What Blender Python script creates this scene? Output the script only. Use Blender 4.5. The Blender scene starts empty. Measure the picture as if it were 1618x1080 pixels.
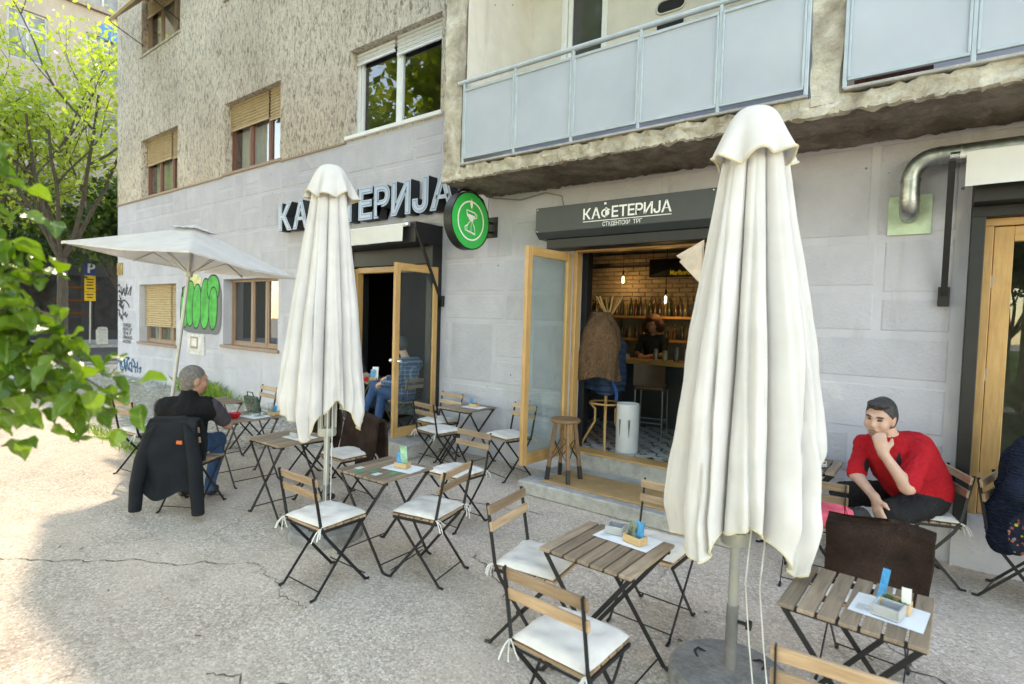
import bpy, bmesh, math, random
import numpy as np
from itertools import product
from mathutils import Vector, Matrix, noise
random.seed(7); np.random.seed(7)
S = bpy.context.scene
COL = S.collection
R = math.radians

# ------------------------------------------------------------------ camera
cam_d = bpy.data.cameras.new("camera"); cam = bpy.data.objects.new("camera", cam_d); COL.objects.link(cam)
S.camera = cam
YAW, PITCH, ROLL = .651149, .0415723, .0293567
fw = Vector((-math.sin(YAW)*math.cos(PITCH), math.cos(YAW)*math.cos(PITCH), -math.sin(PITCH)))
rt = Vector((math.cos(YAW), math.sin(YAW), 0)); up = rt.cross(fw)
r2 = math.cos(ROLL)*rt + math.sin(ROLL)*up; u2 = -math.sin(ROLL)*rt + math.cos(ROLL)*up
mw = Matrix((r2, u2, -fw)).transposed().to_4x4(); mw.translation = (0, 0, 1.9393)
cam.matrix_world = mw
cam_d.sensor_width = 36; cam_d.lens = 874.667/1618*36
cam_d.clip_start = .05; cam_d.clip_end = 1000
cam_d.dof.use_dof = True; cam_d.dof.focus_distance = 5.0; cam_d.dof.aperture_fstop = 2.0

# ------------------------------------------------------------------ light
SUN_EL = 45.0
sdir = Vector((-.956, .293, 0)).normalized()
W = bpy.data.worlds.new("World"); S.world = W; W.use_nodes = True
nt = W.node_tree; nt.nodes.clear()
sky = nt.nodes.new("ShaderNodeTexSky"); sky.sky_type = 'NISHITA'; sky.sun_disc = False
sky.sun_elevation = R(SUN_EL)
sky.sun_rotation = math.atan2(sdir.x, sdir.y)
sky.air_density = 1.0; sky.dust_density = .3; sky.ozone_density = .8
bg = nt.nodes.new("ShaderNodeBackground"); bg.inputs[1].default_value = .15
wo = nt.nodes.new("ShaderNodeOutputWorld")
nt.links.new(sky.outputs[0], bg.inputs[0]); nt.links.new(bg.outputs[0], wo.inputs[0])
sd = bpy.data.lights.new("sun", 'SUN'); so = bpy.data.objects.new("sun", sd); COL.objects.link(so)
sd.energy = .62; sd.angle = R(.55); sd.color = (1, .99, .98)
tosun = Vector((sdir.x*math.cos(R(SUN_EL)), sdir.y*math.cos(R(SUN_EL)), math.sin(R(SUN_EL))))
so.rotation_euler = tosun.to_track_quat('Z', 'Y').to_euler()
so.location = (-20, 10, 30)
V = S.view_settings
S.display_settings.display_device = 'sRGB'
V.view_transform = 'Standard'; V.look = 'None'; V.gamma = 1; V.use_curve_mapping = False
V.exposure = 2.98
V.use_white_balance = True; V.white_balance_temperature = 9400; V.white_balance_tint = 10
S.cycles.max_bounces = 8; S.cycles.transparent_max_bounces = 12
S.cycles.use_denoising = True

# ------------------------------------------------------------------ helpers
class MB:
    """collects boxes, bars, tubes ... and links them as one mesh"""
    def __init__(s): s.v = []; s.f = []; s.mi = []; s.cur = 0
    def add(s, vs, fs):
        n = len(s.v); s.v += [tuple(p) for p in vs]; s.f += [tuple(i+n for i in q) for q in fs]; s.mi += [s.cur]*len(fs); return s
    def box(s, x0, x1, y0, y1, z0, z1):
        return s.add([(x, y, z) for x in (x0, x1) for y in (y0, y1) for z in (z0, z1)],
                     [(0,1,3,2),(4,6,7,5),(0,4,5,1),(2,3,7,6),(0,2,6,4),(1,5,7,3)])
    def bar(s, a, b, w, h, upv=(0,0,1)):
        a = Vector(a); b = Vector(b); d = (b-a).normalized(); x = d.cross(Vector(upv))
        if x.length < 1e-4: x = d.cross(Vector((0,1,0)))
        x.normalize(); y = x.cross(d)
        vs = [p + x*i*w/2 + y*j*h/2 for p in (a, b) for i, j in ((-1,-1),(1,-1),(1,1),(-1,1))]
        return s.add(vs, [(0,3,2,1),(4,5,6,7),(0,1,5,4),(1,2,6,5),(2,3,7,6),(3,0,4,7)])
    def tube(s, pts, r, n=8, cap=True):
        pts = [Vector(p) for p in pts]; m = len(pts); rs = r if isinstance(r, (list, tuple)) else [r]*m
        t0 = (pts[1]-pts[0]).normalized(); x = t0.orthogonal().normalized(); vs = []
        for i, p in enumerate(pts):
            t = (pts[min(i+1, m-1)]-pts[max(i-1, 0)]).normalized()
            x = (x - t*x.dot(t)); x = x.normalized() if x.length > 1e-6 else t.orthogonal().normalized()
            y = t.cross(x)
            vs += [p + (x*math.cos(2*math.pi*k/n) + y*math.sin(2*math.pi*k/n))*rs[i] for k in range(n)]
        fs = [(i*n+k, i*n+(k+1)%n, (i+1)*n+(k+1)%n, (i+1)*n+k) for i in range(m-1) for k in range(n)]
        if cap: fs += [tuple(range(n-1, -1, -1)), tuple((m-1)*n+k for k in range(n))]
        return s.add(vs, fs)
    def lathe(s, prof, n=24, c=(0,0,0), M=None):
        vs = []; c = Vector(c)
        for r, z in prof:
            for k in range(n):
                p = Vector((r*math.cos(2*math.pi*k/n), r*math.sin(2*math.pi*k/n), z))
                vs.append(c + (M @ p if M else p))
        m = len(prof)
        fs = [(i*n+k, i*n+(k+1)%n, (i+1)*n+(k+1)%n, (i+1)*n+k) for i in range(m-1) for k in range(n)]
        return s.add(vs, fs)
    def poly(s, pts):  # flat polygon
        return s.add(pts, [tuple(range(len(pts)))])
    def prism(s, pts, off):
        n = len(pts); off = Vector(off); vs = [Vector(p) for p in pts] + [Vector(p)+off for p in pts]
        return s.add(vs, [tuple(range(n-1, -1, -1)), tuple(range(n, 2*n))] + [(i, (i+1)%n, n+(i+1)%n, n+i) for i in range(n)])
    def grid(s, fn, nu, nv, closed_u=False):
        vs = [fn(i/(nu if closed_u else nu-1), j/(nv-1)) for j in range(nv) for i in range(nu)]
        fs = [(j*nu+i, j*nu+(i+1)%nu, (j+1)*nu+(i+1)%nu, (j+1)*nu+i) for j in range(nv-1) for i in range(nu if closed_u else nu-1)]
        return s.add(vs, fs)
    def mesh(s, name, smooth=False, bevel=0, fix=True, ang=40):
        m = bpy.data.meshes.new(name); m.from_pydata([tuple(p) for p in s.v], [], s.f)
        if any(s.mi): m.polygons.foreach_set("material_index", s.mi)
        bm = bmesh.new(); bm.from_mesh(m)
        if fix: bmesh.ops.recalc_face_normals(bm, faces=bm.faces)
        if bevel:
            es = [e for e in bm.edges if len(e.link_faces) == 2 and e.calc_face_angle(0) > .6]
            bmesh.ops.bevel(bm, geom=es, offset=bevel, segments=1, affect='EDGES', clamp_overlap=True)
        if smooth:
            for f in bm.faces: f.smooth = True
            for e in bm.edges:
                if len(e.link_faces) == 2 and e.calc_face_angle(0) > R(ang): e.smooth = False
        bm.to_mesh(m); bm.free(); return m
    def build(s, name, mat, parent=None, smooth=False, bevel=0, fix=True, ang=40, loc=None, rot=None):
        return link(name, s.mesh(name, smooth, bevel, fix, ang), mat, parent, loc, rot)

def link(name, mesh, mat=None, parent=None, loc=None, rot=None, scale=None):
    o = bpy.data.objects.new(name, mesh); COL.objects.link(o)
    if mat is not None and mesh is not None and len(mesh.materials) == 0:
        for m in (mat if isinstance(mat, (list, tuple)) else [mat]): mesh.materials.append(m)
    if parent: o.parent = parent
    if loc is not None: o.location = loc
    if rot is not None: o.rotation_euler = rot
    if scale is not None: o.scale = (scale,)*3 if isinstance(scale, (int, float)) else scale
    return o
def tag(o, label, cat, group=None):
    o["label"] = label; o["category"] = cat
    if group: o["group"] = group
    return o
def thing(name, label, cat, loc=(0,0,0), rz=0, group=None, scale=1):
    o = bpy.data.objects.new(name, None); COL.objects.link(o); o.empty_display_size = .1
    o.location = loc; o.rotation_euler = (0, 0, rz); o.scale = (scale,)*3
    return tag(o, label, cat, group)
def struct(o): o["kind"] = "structure"; return o
def copy_tree(o, parent=None):
    c = o.copy(); COL.objects.link(c)
    if parent: c.parent = parent
    for ch in list(KIDS.get(o.name, [])) or [x for x in COL.objects if x.parent == o]: copy_tree(ch, c)
    return c
KIDS = {}

# ------------------------------------------------------------------ materials
class NT:
    def __init__(s, name):
        s.m = bpy.data.materials.new(name); s.m.use_nodes = True; s.t = s.m.node_tree; s.t.nodes.clear()
        s.out = s.n("OutputMaterial")
    def n(s, typ, **kw):
        nd = s.t.nodes.new("ShaderNode"+typ)
        for k, v in kw.items():
            if k.startswith("i_"):
                key = k[2:].replace("_", " ")
                s.set(nd, key, v)
            else: setattr(nd, k, v)
        return nd
    def set(s, nd, key, v):
        i = nd.inputs[key] if not isinstance(key, int) else nd.inputs[key]
        if hasattr(v, "links") or hasattr(v, "is_linked"): s.t.links.new(v, i)
        elif hasattr(v, "outputs"): s.t.links.new(v.outputs[0], i)
        else:
            if isinstance(v, (tuple, list)) and len(v) == 3 and i.type == 'RGBA': v = (*v, 1)
            i.default_value = v
    def math(s, op, a, b=0, c=0, clamp=False):
        nd = s.n("Math", operation=op, use_clamp=clamp); s.set(nd, 0, a); s.set(nd, 1, b); s.set(nd, 2, c); return nd.outputs[0]
    def mix(s, f, a, b, mode='MIX'):
        nd = s.n("Mix", data_type='RGBA', blend_type=mode); s.set(nd, 0, f); s.set(nd, 6, a); s.set(nd, 7, b); return nd.outputs[2]
    def ramp(s, f, stops):
        nd = s.n("ValToRGB"); s.set(nd, 0, f); el = nd.color_ramp.elements
        for i, (p, c) in enumerate(stops):
            e = el[i] if i < 2 else el.new(p)
            e.position = p; e.color = (*c, 1) if isinstance(c, (tuple, list)) else (c, c, c, 1)
        return nd.outputs[0]
    def co(s, scale=(1,1,1), rnd=True, rot=(0,0,0)):
        tc = s.n("TexCoord"); mp = s.n("Mapping"); s.set(mp, 0, tc.outputs["Object"]); mp.inputs["Scale"].default_value = scale; mp.inputs["Rotation"].default_value = rot
        if rnd:
            oi = s.n("ObjectInfo"); va = s.n("VectorMath", operation='SCALE'); va.inputs[0].default_value = (37, 17, 23); s.set(va, "Scale", oi.outputs["Random"])
            s.set(mp, 1, va.outputs[0])
        return mp.outputs[0]
    def rand(s): return s.n("ObjectInfo").outputs["Random"]
    def noise(s, vec, scale, detail=3, rough=.55, dist=0):
        nd = s.n("TexNoise"); s.set(nd, "Vector", vec); s.set(nd, "Scale", scale); s.set(nd, "Detail", detail); s.set(nd, "Roughness", rough); s.set(nd, "Distortion", dist); return nd.outputs[0]
    def vor(s, vec, scale, feature='F1', out=0):
        nd = s.n("TexVoronoi", feature=feature); s.set(nd, "Vector", vec); s.set(nd, "Scale", scale); return nd.outputs[out]
    def bump(s, h, strength=.3, dist=.01, normal=None):
        nd = s.n("Bump"); s.set(nd, "Height", h); s.set(nd, "Strength", strength); s.set(nd, "Distance", dist)
        if normal is not None: s.set(nd, "Normal", normal)
        return nd.outputs[0]
    def pbr(s, col, rough=.6, metal=0, normal=None, spec=.5, **kw):
        p = s.n("BsdfPrincipled"); s.set(p, "Base Color", col); s.set(p, "Roughness", rough); s.set(p, "Metallic", metal); s.set(p, "Specular IOR Level", spec)
        if normal is not None: s.set(p, "Normal", normal)
        for k, v in kw.items(): s.set(p, k.replace("_", " "), v)
        s.t.links.new(p.outputs[0], s.out.inputs[0]); return p
def simple(name, col, rough=.6, metal=0, vs=8, va=.25, bs=60, bst=.15, stretch=(1,1,1), rnd=.0, spec=.5, bd=.004):
    t = NT(name); c = t.co(stretch)
    n1 = t.noise(c, vs, 4)
    f = t.ramp(n1, [(.3, 1-va), (.7, 1+va*.6)])
    colr = t.mix(1.0, (*col, 1), f, 'MULTIPLY')
    if rnd:
        g = t.ramp(t.rand(), [(0, 1-rnd), (1, 1+rnd)]); colr = t.mix(1.0, colr, g, 'MULTIPLY')
    nb = t.bump(t.noise(c, bs, 4), bst, bd) if bst else None
    t.pbr(colr, rough, metal, nb, spec); return t.m

def wood(name, a, b, rough=.55, axis=0, rnd=.25, sc=1):
    t = NT(name); st = [14*sc]*3; st[axis] = 1.2*sc
    c = t.co(tuple(st)); g = t.noise(c, 3.0, 6, .65, .6); n2 = t.noise(t.co((1,1,1)), 6, 2)
    colr = t.ramp(g, [(.28, a), (.72, b)])
    colr = t.mix(.35, colr, t.ramp(n2, [(.3, .75), (.7, 1.1)]), 'MULTIPLY')
    colr = t.mix(1.0, colr, t.ramp(t.rand(), [(0, 1-rnd), (1, 1+rnd)]), 'MULTIPLY')
    t.pbr(colr, rough, 0, t.bump(g, .25, .003)); return t.m
def glass(name, tint=(.9,.95,.95), gl=1.0, rough=.0, base=.10):
    t = NT(name); fr = t.n("LayerWeight"); t.set(fr, "Blend", .5)
    tr = t.n("BsdfTransparent"); t.set(tr, 0, tint); g = t.n("BsdfGlossy"); t.set(g, "Roughness", rough); t.set(g, 0, (gl, gl, gl))
    f = t.math('ADD', t.math('MULTIPLY', t.math('POWER', fr.outputs["Facing"], 4.5), 1.2), base, clamp=True)
    mx = t.n("MixShader"); t.set(mx, 0, f); t.t.links.new(tr.outputs[0], mx.inputs[1]); t.t.links.new(g.outputs[0], mx.inputs[2])
    t.t.links.new(mx.outputs[0], t.out.inputs[0]); return t.m
def leafmat(name, a, b, trans=.45, rough=.45, spec=.5, use_rand=False):
    t = NT(name); geo = t.n("NewGeometry")
    fac = t.rand() if use_rand else geo.outputs["Random Per Island"]
    colr = t.ramp(fac, [(0, a), (1, b)])
    p = t.n("BsdfPrincipled"); t.set(p, "Base Color", colr); t.set(p, "Roughness", rough); t.set(p, "Specular IOR Level", spec)
    tl = t.n("BsdfTranslucent"); t.set(tl, 0, t.mix(1.0, colr, (1.5, 1.55, .5, 1), 'MULTIPLY'))
    mx = t.n("MixShader"); t.set(mx, 0, trans); t.t.links.new(p.outputs[0], mx.inputs[1]); t.t.links.new(tl.outputs[0], mx.inputs[2])
    t.t.links.new(mx.outputs[0], t.out.inputs[0]); return t.m
def cloth(name, col, va=.12, rough=.9, fs=500, trans=0, vs=5, bst=.25, bd=.003, ws=18):
    t = NT(name); c = t.co(); n = t.noise(c, vs, 4); colr = t.mix(1.0, (*col, 1), t.ramp(n, [(.3, 1-va), (.7, 1+va*.5)]), 'MULTIPLY')
    h = t.math('ADD', t.noise(c, fs, 1), t.math('MULTIPLY', t.noise(c, ws, 3), 1.5))
    p = t.pbr(colr, rough, 0, t.bump(h, bst, bd), .2)
    if trans:
        tl = t.n("BsdfTranslucent"); t.set(tl, 0, colr); mx = t.n("MixShader"); t.set(mx, 0, trans)
        t.t.links.new(p.outputs[0], mx.inputs[1]); t.t.links.new(tl.outputs[0], mx.inputs[2]); t.t.links.new(mx.outputs[0], t.out.inputs[0])
    return t.m

def mat_pavement():
    t = NT("pavement"); c = t.co(rnd=False)
    big = t.noise(c, .35, 5, .6); mid = t.noise(c, 2.2, 5, .65)
    base = t.ramp(big, [(.3, (.50,.40,.325)), (.5, (.59,.475,.39)), (.72, (.65,.54,.45))])
    base = t.mix(.75, base, t.ramp(mid, [(.25, .62), (.5, 1.0), (.8, 1.18)]), 'MULTIPLY')
    st = t.vor(c, 62, 'F1', 1); sd_ = t.vor(c, 62, 'F1', 0); st2 = t.n("SeparateColor", i_Color=t.vor(c, 150, 'F1', 1)).outputs[1]      # aggregate stones
    stone = t.mix(.5, base, t.ramp(t.n("SeparateColor", i_Color=st).outputs[0], [(.06, (.13,.11,.09)), (.3, (.34,.30,.255)), (.7, (.44,.40,.345)), (.95, (.75,.71,.65))]))
    stone = t.mix(.5, stone, t.ramp(st2, [(.05, .55), (.4, 1.0), (.95, 1.35)]), 'MULTIPLY')
    expo = t.ramp(t.noise(c, .9, 4, .6), [(.36, .45), (.64, .95)])
    colr = t.mix(expo, base, stone)
    # cracks
    wv = t.n("VectorMath", operation='ADD'); t.set(wv, 0, c)
    nz = t.n("TexNoise"); t.set(nz, "Vector", c); t.set(nz, "Scale", 3.0); t.set(nz, "Detail", 5); sc = t.n("VectorMath", operation='SCALE'); t.set(sc, 0, nz.outputs[1]); t.set(sc, "Scale", .35)
    t.set(wv, 1, sc.outputs[0])
    ck = t.vor(wv.outputs[0], .42, 'DISTANCE_TO_EDGE'); crack = t.ramp(ck, [(.0, 1.0), (.004, 0.0)])
    crm = t.math('MULTIPLY', crack, t.ramp(t.noise(c, .6, 2), [(.52, 0), (.62, 1)]))
    colr = t.mix(t.math('MULTIPLY', crm, .45), colr, (.10,.09,.075,1))
    stain = t.ramp(t.noise(c, 1.3, 6, .7, .5), [(.64, 0), (.8, .4)])
    colr = t.mix(stain, colr, (.20,.18,.15,1))
    colr = t.mix(t.ramp(t.noise(c, 9, 4, .7), [(.62, 0), (.8, .2)]), colr, (.54,.50,.44,1))
    colr = t.mix(t.ramp(t.noise(c, 4.2, 7, .8, .3), [(.57, 0), (.70, .5)]), colr, (.215,.19,.16,1))
    colr = t.mix(t.ramp(t.noise(c, 26, 4, .75), [(.60, 0), (.67, .6)]), colr, (.19,.165,.14,1))
    colr = t.mix(t.ramp(t.noise(c, 34, 3, .6), [(.63, 0), (.68, .7)]), colr, (.72,.69,.63,1))
    h = t.math('ADD', t.math('MULTIPLY', sd_, -.6), t.math('MULTIPLY', t.noise(c, 11, 6, .7), .8)); h = t.math('SUBTRACT', h, t.math('MULTIPLY', crm, 2.0))
    t.pbr(colr, .9, 0, t.bump(h, .6, .008), .2); return t.m
def mat_gravel():
    t = NT("gravel_soil"); c = t.co(rnd=False)
    b = t.ramp(t.noise(c, 1.2, 6, .7), [(.3, (.23,.20,.165)), (.7, (.43,.40,.35))])
    s_ = t.n("SeparateColor", i_Color=t.vor(c, 24, 'F1', 1)).outputs[0]
    colr = t.mix(.65, b, t.ramp(s_, [(.1, (.22,.19,.16)), (.6, (.45,.41,.36)), (.9, (.62,.59,.54))]))
    t.pbr(colr, .95, 0, t.bump(t.math('ADD', t.vor(c, 24), t.noise(c, 8, 5)), .9, .02), .2); return t.m
def mat_stucco():
    t = NT("rough_render"); c = t.co((1,1,.36), rnd=False); cl = t.co(rnd=False)
    n1 = t.noise(c, 17, 8, .76, 1.0); n2 = t.noise(c, 40, 5, .7, .6); big = t.noise(cl, .55, 5, .6)
    base = t.ramp(big, [(.3, (.56,.48,.40)), (.55, (.71,.62,.52)), (.75, (.78,.70,.60))])
    pits = t.ramp(n1, [(.38, 0.0), (.52, 1.0)]); pit2 = t.ramp(n2, [(.34, .45), (.5, 1.0)])
    f = t.math('MULTIPLY', pits, pit2)
    colr = t.mix(f, t.mix(1.0, base, (.30,.28,.27,1), 'MULTIPLY'), base)
    colr = t.mix(t.ramp(t.noise(cl, 1.7, 6, .7), [(.55, 0), (.75, .3)]), colr, (.36,.33,.29,1))
    t.pbr(colr, .95, 0, t.bump(t.math('ADD', n1, t.math('MULTIPLY', n2, .6)), .9, .035), .1); return t.m
def mat_stone(name, a, b, bs=38, st=.6, bd=.012):
    t = NT(name); c = t.co(rnd=True); n = t.noise(c, 3, 5, .6); nb = t.noise(c, bs, 5, .65, .4)
    tcw = t.n("TexCoord"); mp = t.n("NewGeometry")
    colr = t.ramp(n, [(.3, a), (.7, b)])
    w = t.noise(mp.outputs["Position"], .8, 5, .65)
    colr = t.mix(.55, colr, t.ramp(w, [(.3, .8), (.7, 1.1)]), 'MULTIPLY')
    colr = t.mix(t.ramp(t.noise(mp.outputs["Position"], 5, 6, .75), [(.66, 0), (.8, .35)]), colr, (.30,.28,.27,1))
    sm = t.n("Mapping"); t.set(sm, 0, mp.outputs["Position"]); sm.inputs["Scale"].default_value = (2.2,2.2,.35)
    colr = t.mix(t.ramp(t.noise(sm.outputs[0], 2.4, 6, .7, .4), [(.58, 0), (.76, .4)]), colr, (.33,.31,.29,1))
    colr = t.mix(t.ramp(t.noise(mp.outputs["Position"], 1.5, 5, .6, 1.0), [(.60, 0), (.70, .35)]), colr, (.66,.63,.64,1))
    colr = t.mix(t.ramp(t.vor(mp.outputs["Position"], 3.3), [(.035, .8), (.05, 0)]), colr, (.12,.11,.10,1))
    colr = t.mix(1.0, colr, t.ramp(t.rand(), [(0, .93), (1, 1.05)]), 'MULTIPLY')
    t.pbr(colr, .85, 0, t.bump(nb, st, bd), .2); return t.m
def mat_concrete(name, a, b, c3, sc=1.0):
    t = NT(name); c = t.co(rnd=True)
    n = t.noise(c, 2.5*sc, 7, .7, .5); n2 = t.noise(c, 9*sc, 6, .7)
    colr = t.ramp(n, [(.3, a), (.5, b), (.68, c3)])
    colr = t.mix(.6, colr, t.ramp(n2, [(.3, .6), (.6, 1.1)]), 'MULTIPLY')
    t.pbr(colr, .95, 0, t.bump(t.math('ADD', n2, t.noise(c, 45, 4)), .7, .015), .15); return t.m
MAT = {}
MAT.update(
 pave=mat_pavement(), gravel=mat_gravel(), stucco=mat_stucco(),
 panel=mat_stone("stone_panel", (.455,.45,.51), (.52,.515,.575), 30, .8, .014), joint=mat_stone("stone_margin", (.495,.49,.55), (.55,.545,.605), 50, .4, .006),
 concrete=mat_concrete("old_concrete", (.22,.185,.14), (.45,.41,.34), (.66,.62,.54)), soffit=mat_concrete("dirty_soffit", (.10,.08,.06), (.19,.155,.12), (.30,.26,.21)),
 step=mat_concrete("step_concrete", (.30,.29,.27), (.38,.37,.35), (.46,.45,.43)),
 cream=mat_stone("cream_plaster", (.62,.585,.52), (.70,.665,.60), 30, .25, .006),
 slat=wood("weathered_slat", (.17,.115,.075), (.37,.275,.195), .6, 1), slatx=wood("chair_slat", (.25,.15,.085), (.50,.35,.225), .5, 0, .35),
 oak=wood("oak_frame", (.44,.235,.085), (.60,.36,.15), .42, 2, .06), oakh=wood("oak_rail", (.44,.235,.085), (.60,.36,.15), .42, 0, .06),
 shutter=wood("shutter_wood", (.42,.30,.16), (.58,.44,.26), .6, 0, .05), redwood=wood("brown_window_wood", (.15,.05,.035), (.23,.085,.06), .5, 2, .1), tanwood=wood("tan_window_wood", (.26,.16,.11), (.38,.26,.19), .55, 2, .1),
 black=simple("black_steel", (.018,.018,.02), .45, .3, bst=.05), blackp=simple("black_panel", (.013,.0135,.015), .5, 0, bst=.03), anth=simple("anthracite_sheet", (.04,.048,.055), .42, .0, bst=.03, va=.1),
 grey=simple("pole_grey", (.42,.42,.39), .45, .3, bst=.03, va=.1), dgrey=simple("sleeve_grey", (.2,.2,.2), .5, .2), galv=simple("galvanised_pipe", (.44,.46,.44), .42, 1.0, vs=14, va=.35, bst=.06),
 greenplate=simple("pale_green_plate", (.48,.60,.44), .5, bst=.05), white=simple("white_pvc", (.78,.79,.80), .4, va=.06, bst=.02), wpaint=simple("white_paint", (.75,.75,.74), .5, va=.05, bst=0),
 cushion=cloth("cushion_canvas", (.66,.62,.575), .16, .9, 420), canvas=cloth("parasol_canvas", (.70,.675,.665), .10, .85, 300, .14, 4, .25),
 trim=cloth("hem_trim", (.66,.58,.42), .1), awning=cloth("awning_cloth", (.73,.72,.70), .05, .85, 300, .1),
 blanket=cloth("brown_fleece", (.06,.034,.026), .5, 1.0, 160, 0, 7, 1.0, .03, 7), paper=simple("paper_mat", (.78,.80,.82), .7, va=.05, bst=.02),
 glass=glass("window_glass"), door_glass=glass("door_glass", (.82,.88,.88), .9, .0, .05), tumbler=glass("tumbler_glass", (.93,.96,.96), 1, .0, .06),
 frost=None, bark=simple("bark", (.085,.07,.055), .9, 0, 6, .4, 30, .8, (3,3,.6)), curtain=cloth("net_curtain", (.62,.60,.52), .1, .9, 200, .35),
 ashtray=simple("grey_ashtray", (.42,.43,.44), .5, va=.08), red=simple("red_ceramic", (.55,.02,.03), .2, va=.05, bst=0), porcelain=simple("porcelain", (.82,.82,.80), .15, va=.02, bst=0),
 cardblue=simple("blue_card", (.02,.28,.55), .5, va=.4, vs=30, bst=0), cardgreen=simple("green_card", (.30,.55,.38), .5, va=.4, vs=25, bst=0), cardmix=simple("printed_card", (.16,.22,.16), .5, va=.8, vs=30, bst=0),
 boxwood=wood("holder_wood", (.50,.32,.15), (.66,.46,.26), .5, 0, .05), mattan=simple("coir_mat", (.42,.255,.115), .95, va=.15, bs=300, bst=.8),
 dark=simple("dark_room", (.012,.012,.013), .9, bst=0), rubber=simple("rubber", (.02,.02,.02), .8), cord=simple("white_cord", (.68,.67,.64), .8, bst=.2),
 stonebase=mat_concrete("parasol_base", (.20,.19,.18), (.27,.26,.25), (.33,.32,.31), 2), chrome=simple("chrome", (.75,.75,.76), .15, 1, va=.03, bst=0),
 steelgrey=simple("grey_steel_tube", (.25,.27,.28), .4, .6, va=.05, bst=0),
)
def mat_frost():
    t = NT("frosted_panel"); c = t.co(rnd=True); n = t.noise(c, 1.5, 4); d = t.noise(c, 30, 5, .75)
    colr = t.ramp(n, [(.3, (.47,.52,.60)), (.7, (.55,.60,.68))]); colr = t.mix(t.ramp(d, [(.62, 0), (.78, .25)]), colr, (.45,.47,.48,1))
    p = t.pbr(colr, .14, 0, t.bump(t.noise(c, 3, 2), .02, .02), .6); tl = t.n("BsdfTranslucent"); t.set(tl, 0, colr); mx = t.n("MixShader"); t.set(mx, 0, .2)
    t.t.links.new(p.outputs[0], mx.inputs[1]); t.t.links.new(tl.outputs[0], mx.inputs[2]); t.t.links.new(mx.outputs[0], t.out.inputs[0]); return t.m
MAT["frost"] = mat_frost()
MAT["railpaint"] = simple("rail_paint", (.42,.48,.53), .45, .2, va=.12, bst=.03)
def flat(name, col, rough=.8): 
    t = NT(name); t.pbr((*col, 1), rough, 0, None, .2); return t.m
def emit(name, col, s):
    t = NT(name); e = t.n("Emission"); t.set(e, 0, (*col, 1)); t.set(e, 1, s); t.t.links.new(e.outputs[0], t.out.inputs[0]); return t.m
WY = 5.9
# ------------------------------------------------------------------ ground
m = MB(); m.add([(-160,-120,0),(90,-120,0),(90,90,0),(-160,90,0)], [(0,1,2,3)]); ground = struct(m.build("pavement", MAT["pave"]))
def ribbon(pts, w, z, jit=.02):
    mm = MB(); L = []
    for i, p in enumerate(pts):
        a = Vector(pts[max(0, i-1)]); b = Vector(pts[min(len(pts)-1, i+1)]); d = (b-a).normalized(); nrm = Vector((-d.y, d.x))
        ww = w*random.uniform(.3, 1.3); o = nrm*random.uniform(-jit, jit); q = Vector(p)+o
        L += [(q.x-nrm.x*ww, q.y-nrm.y*ww, z), (q.x+nrm.x*ww, q.y+nrm.y*ww, z)]
    mm.add(L, [(2*i, 2*i+1, 2*i+3, 2*i+2) for i in range(len(pts)-1)]); return mm
crackm = flat("crack_dirt", (.12,.10,.08), .95)
def crack(a, b, n=60, w=.007, amp=.10):
    a = Vector(a); b = Vector(b); d = b-a; nn = Vector((-d.y, d.x)).normalized(); pts = []
    for i in range(n+1):
        t = i/n; pts.append(a+d*t+nn*amp*noise.fractal(Vector((t*6+a.x, a.y, 0)), 1, 2, 4))
    ribbon(pts, w, .004, .008).build("crack", crackm, ground)
crack((-5.6,.95), (-4.05,2.15), 70, .005); crack((-4.05,2.15), (-3.2,2.0), 30, .003)
crack((-3.0,1.35), (-2.2,1.6), 30, .005); crack((-4.3,4.2), (-3.0,4.55), 40, .007, .06); crack((-2.2,3.0), (-2.9,3.4), 30, .006)
crack((-.3,4.3), (.3,3.6), 30, .007); crack((-1.0,2.2),(-.9,3.2), 30, .006)
# gravelly strip along the wall, left of the cafe
gx0, gx1 = -18.9, -6.9
mm = MB(); top = []; bot = []
for i in range(60):
    x = gx0+(gx1-gx0)*i/59; bot.append((x, 2.95+.15*noise.noise(Vector((x*.8, 0, 0)))+max(0, (x+8.5))*1.1, .005)); top.append((x, 5.82, .005))
mm.add(bot+top, [(i, i+1, 60+i+1, 60+i) for i in range(59)]); struct(mm.build("gravel_strip", MAT["gravel"]))
def pebble(c, r, mb):
    vs = []; 
    for dx, dy, dz in ((1,0,0),(0,1,0),(-1,0,0),(0,-1,0),(.1,.1,.7)):
        k = r*random.uniform(.6, 1.3); vs.append((c[0]+dx*k, c[1]+dy*k, c[2]+dz*k))
    mb.add(vs, [(0,1,4),(1,2,4),(2,3,4),(3,0,4)])
mb = MB()
for i in range(2600):
    x = random.uniform(gx0, gx1-.2); y = random.uniform(3.0+max(0, (x+8.3))*1.1, 5.8); pebble((x, y, .004), random.choice([.012,.018,.03]), mb)
for i in range(900):
    x = random.gauss(-1.0, .9); y = random.gauss(3.6, .8)
    if y < 5: pebble((x, y, .001), random.uniform(.004, .011), mb)
for i in range(700): pebble((random.uniform(-6, 1), random.uniform(1.2, 5), .001), random.uniform(.003, .008), mb)
o = mb.build("loose_stones", simple("loose_stone", (.42,.38,.33), .9, vs=3, va=.5)); o["kind"] = "stuff"; o["label"] = "loose small stones scattered on the old pavement"
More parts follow.
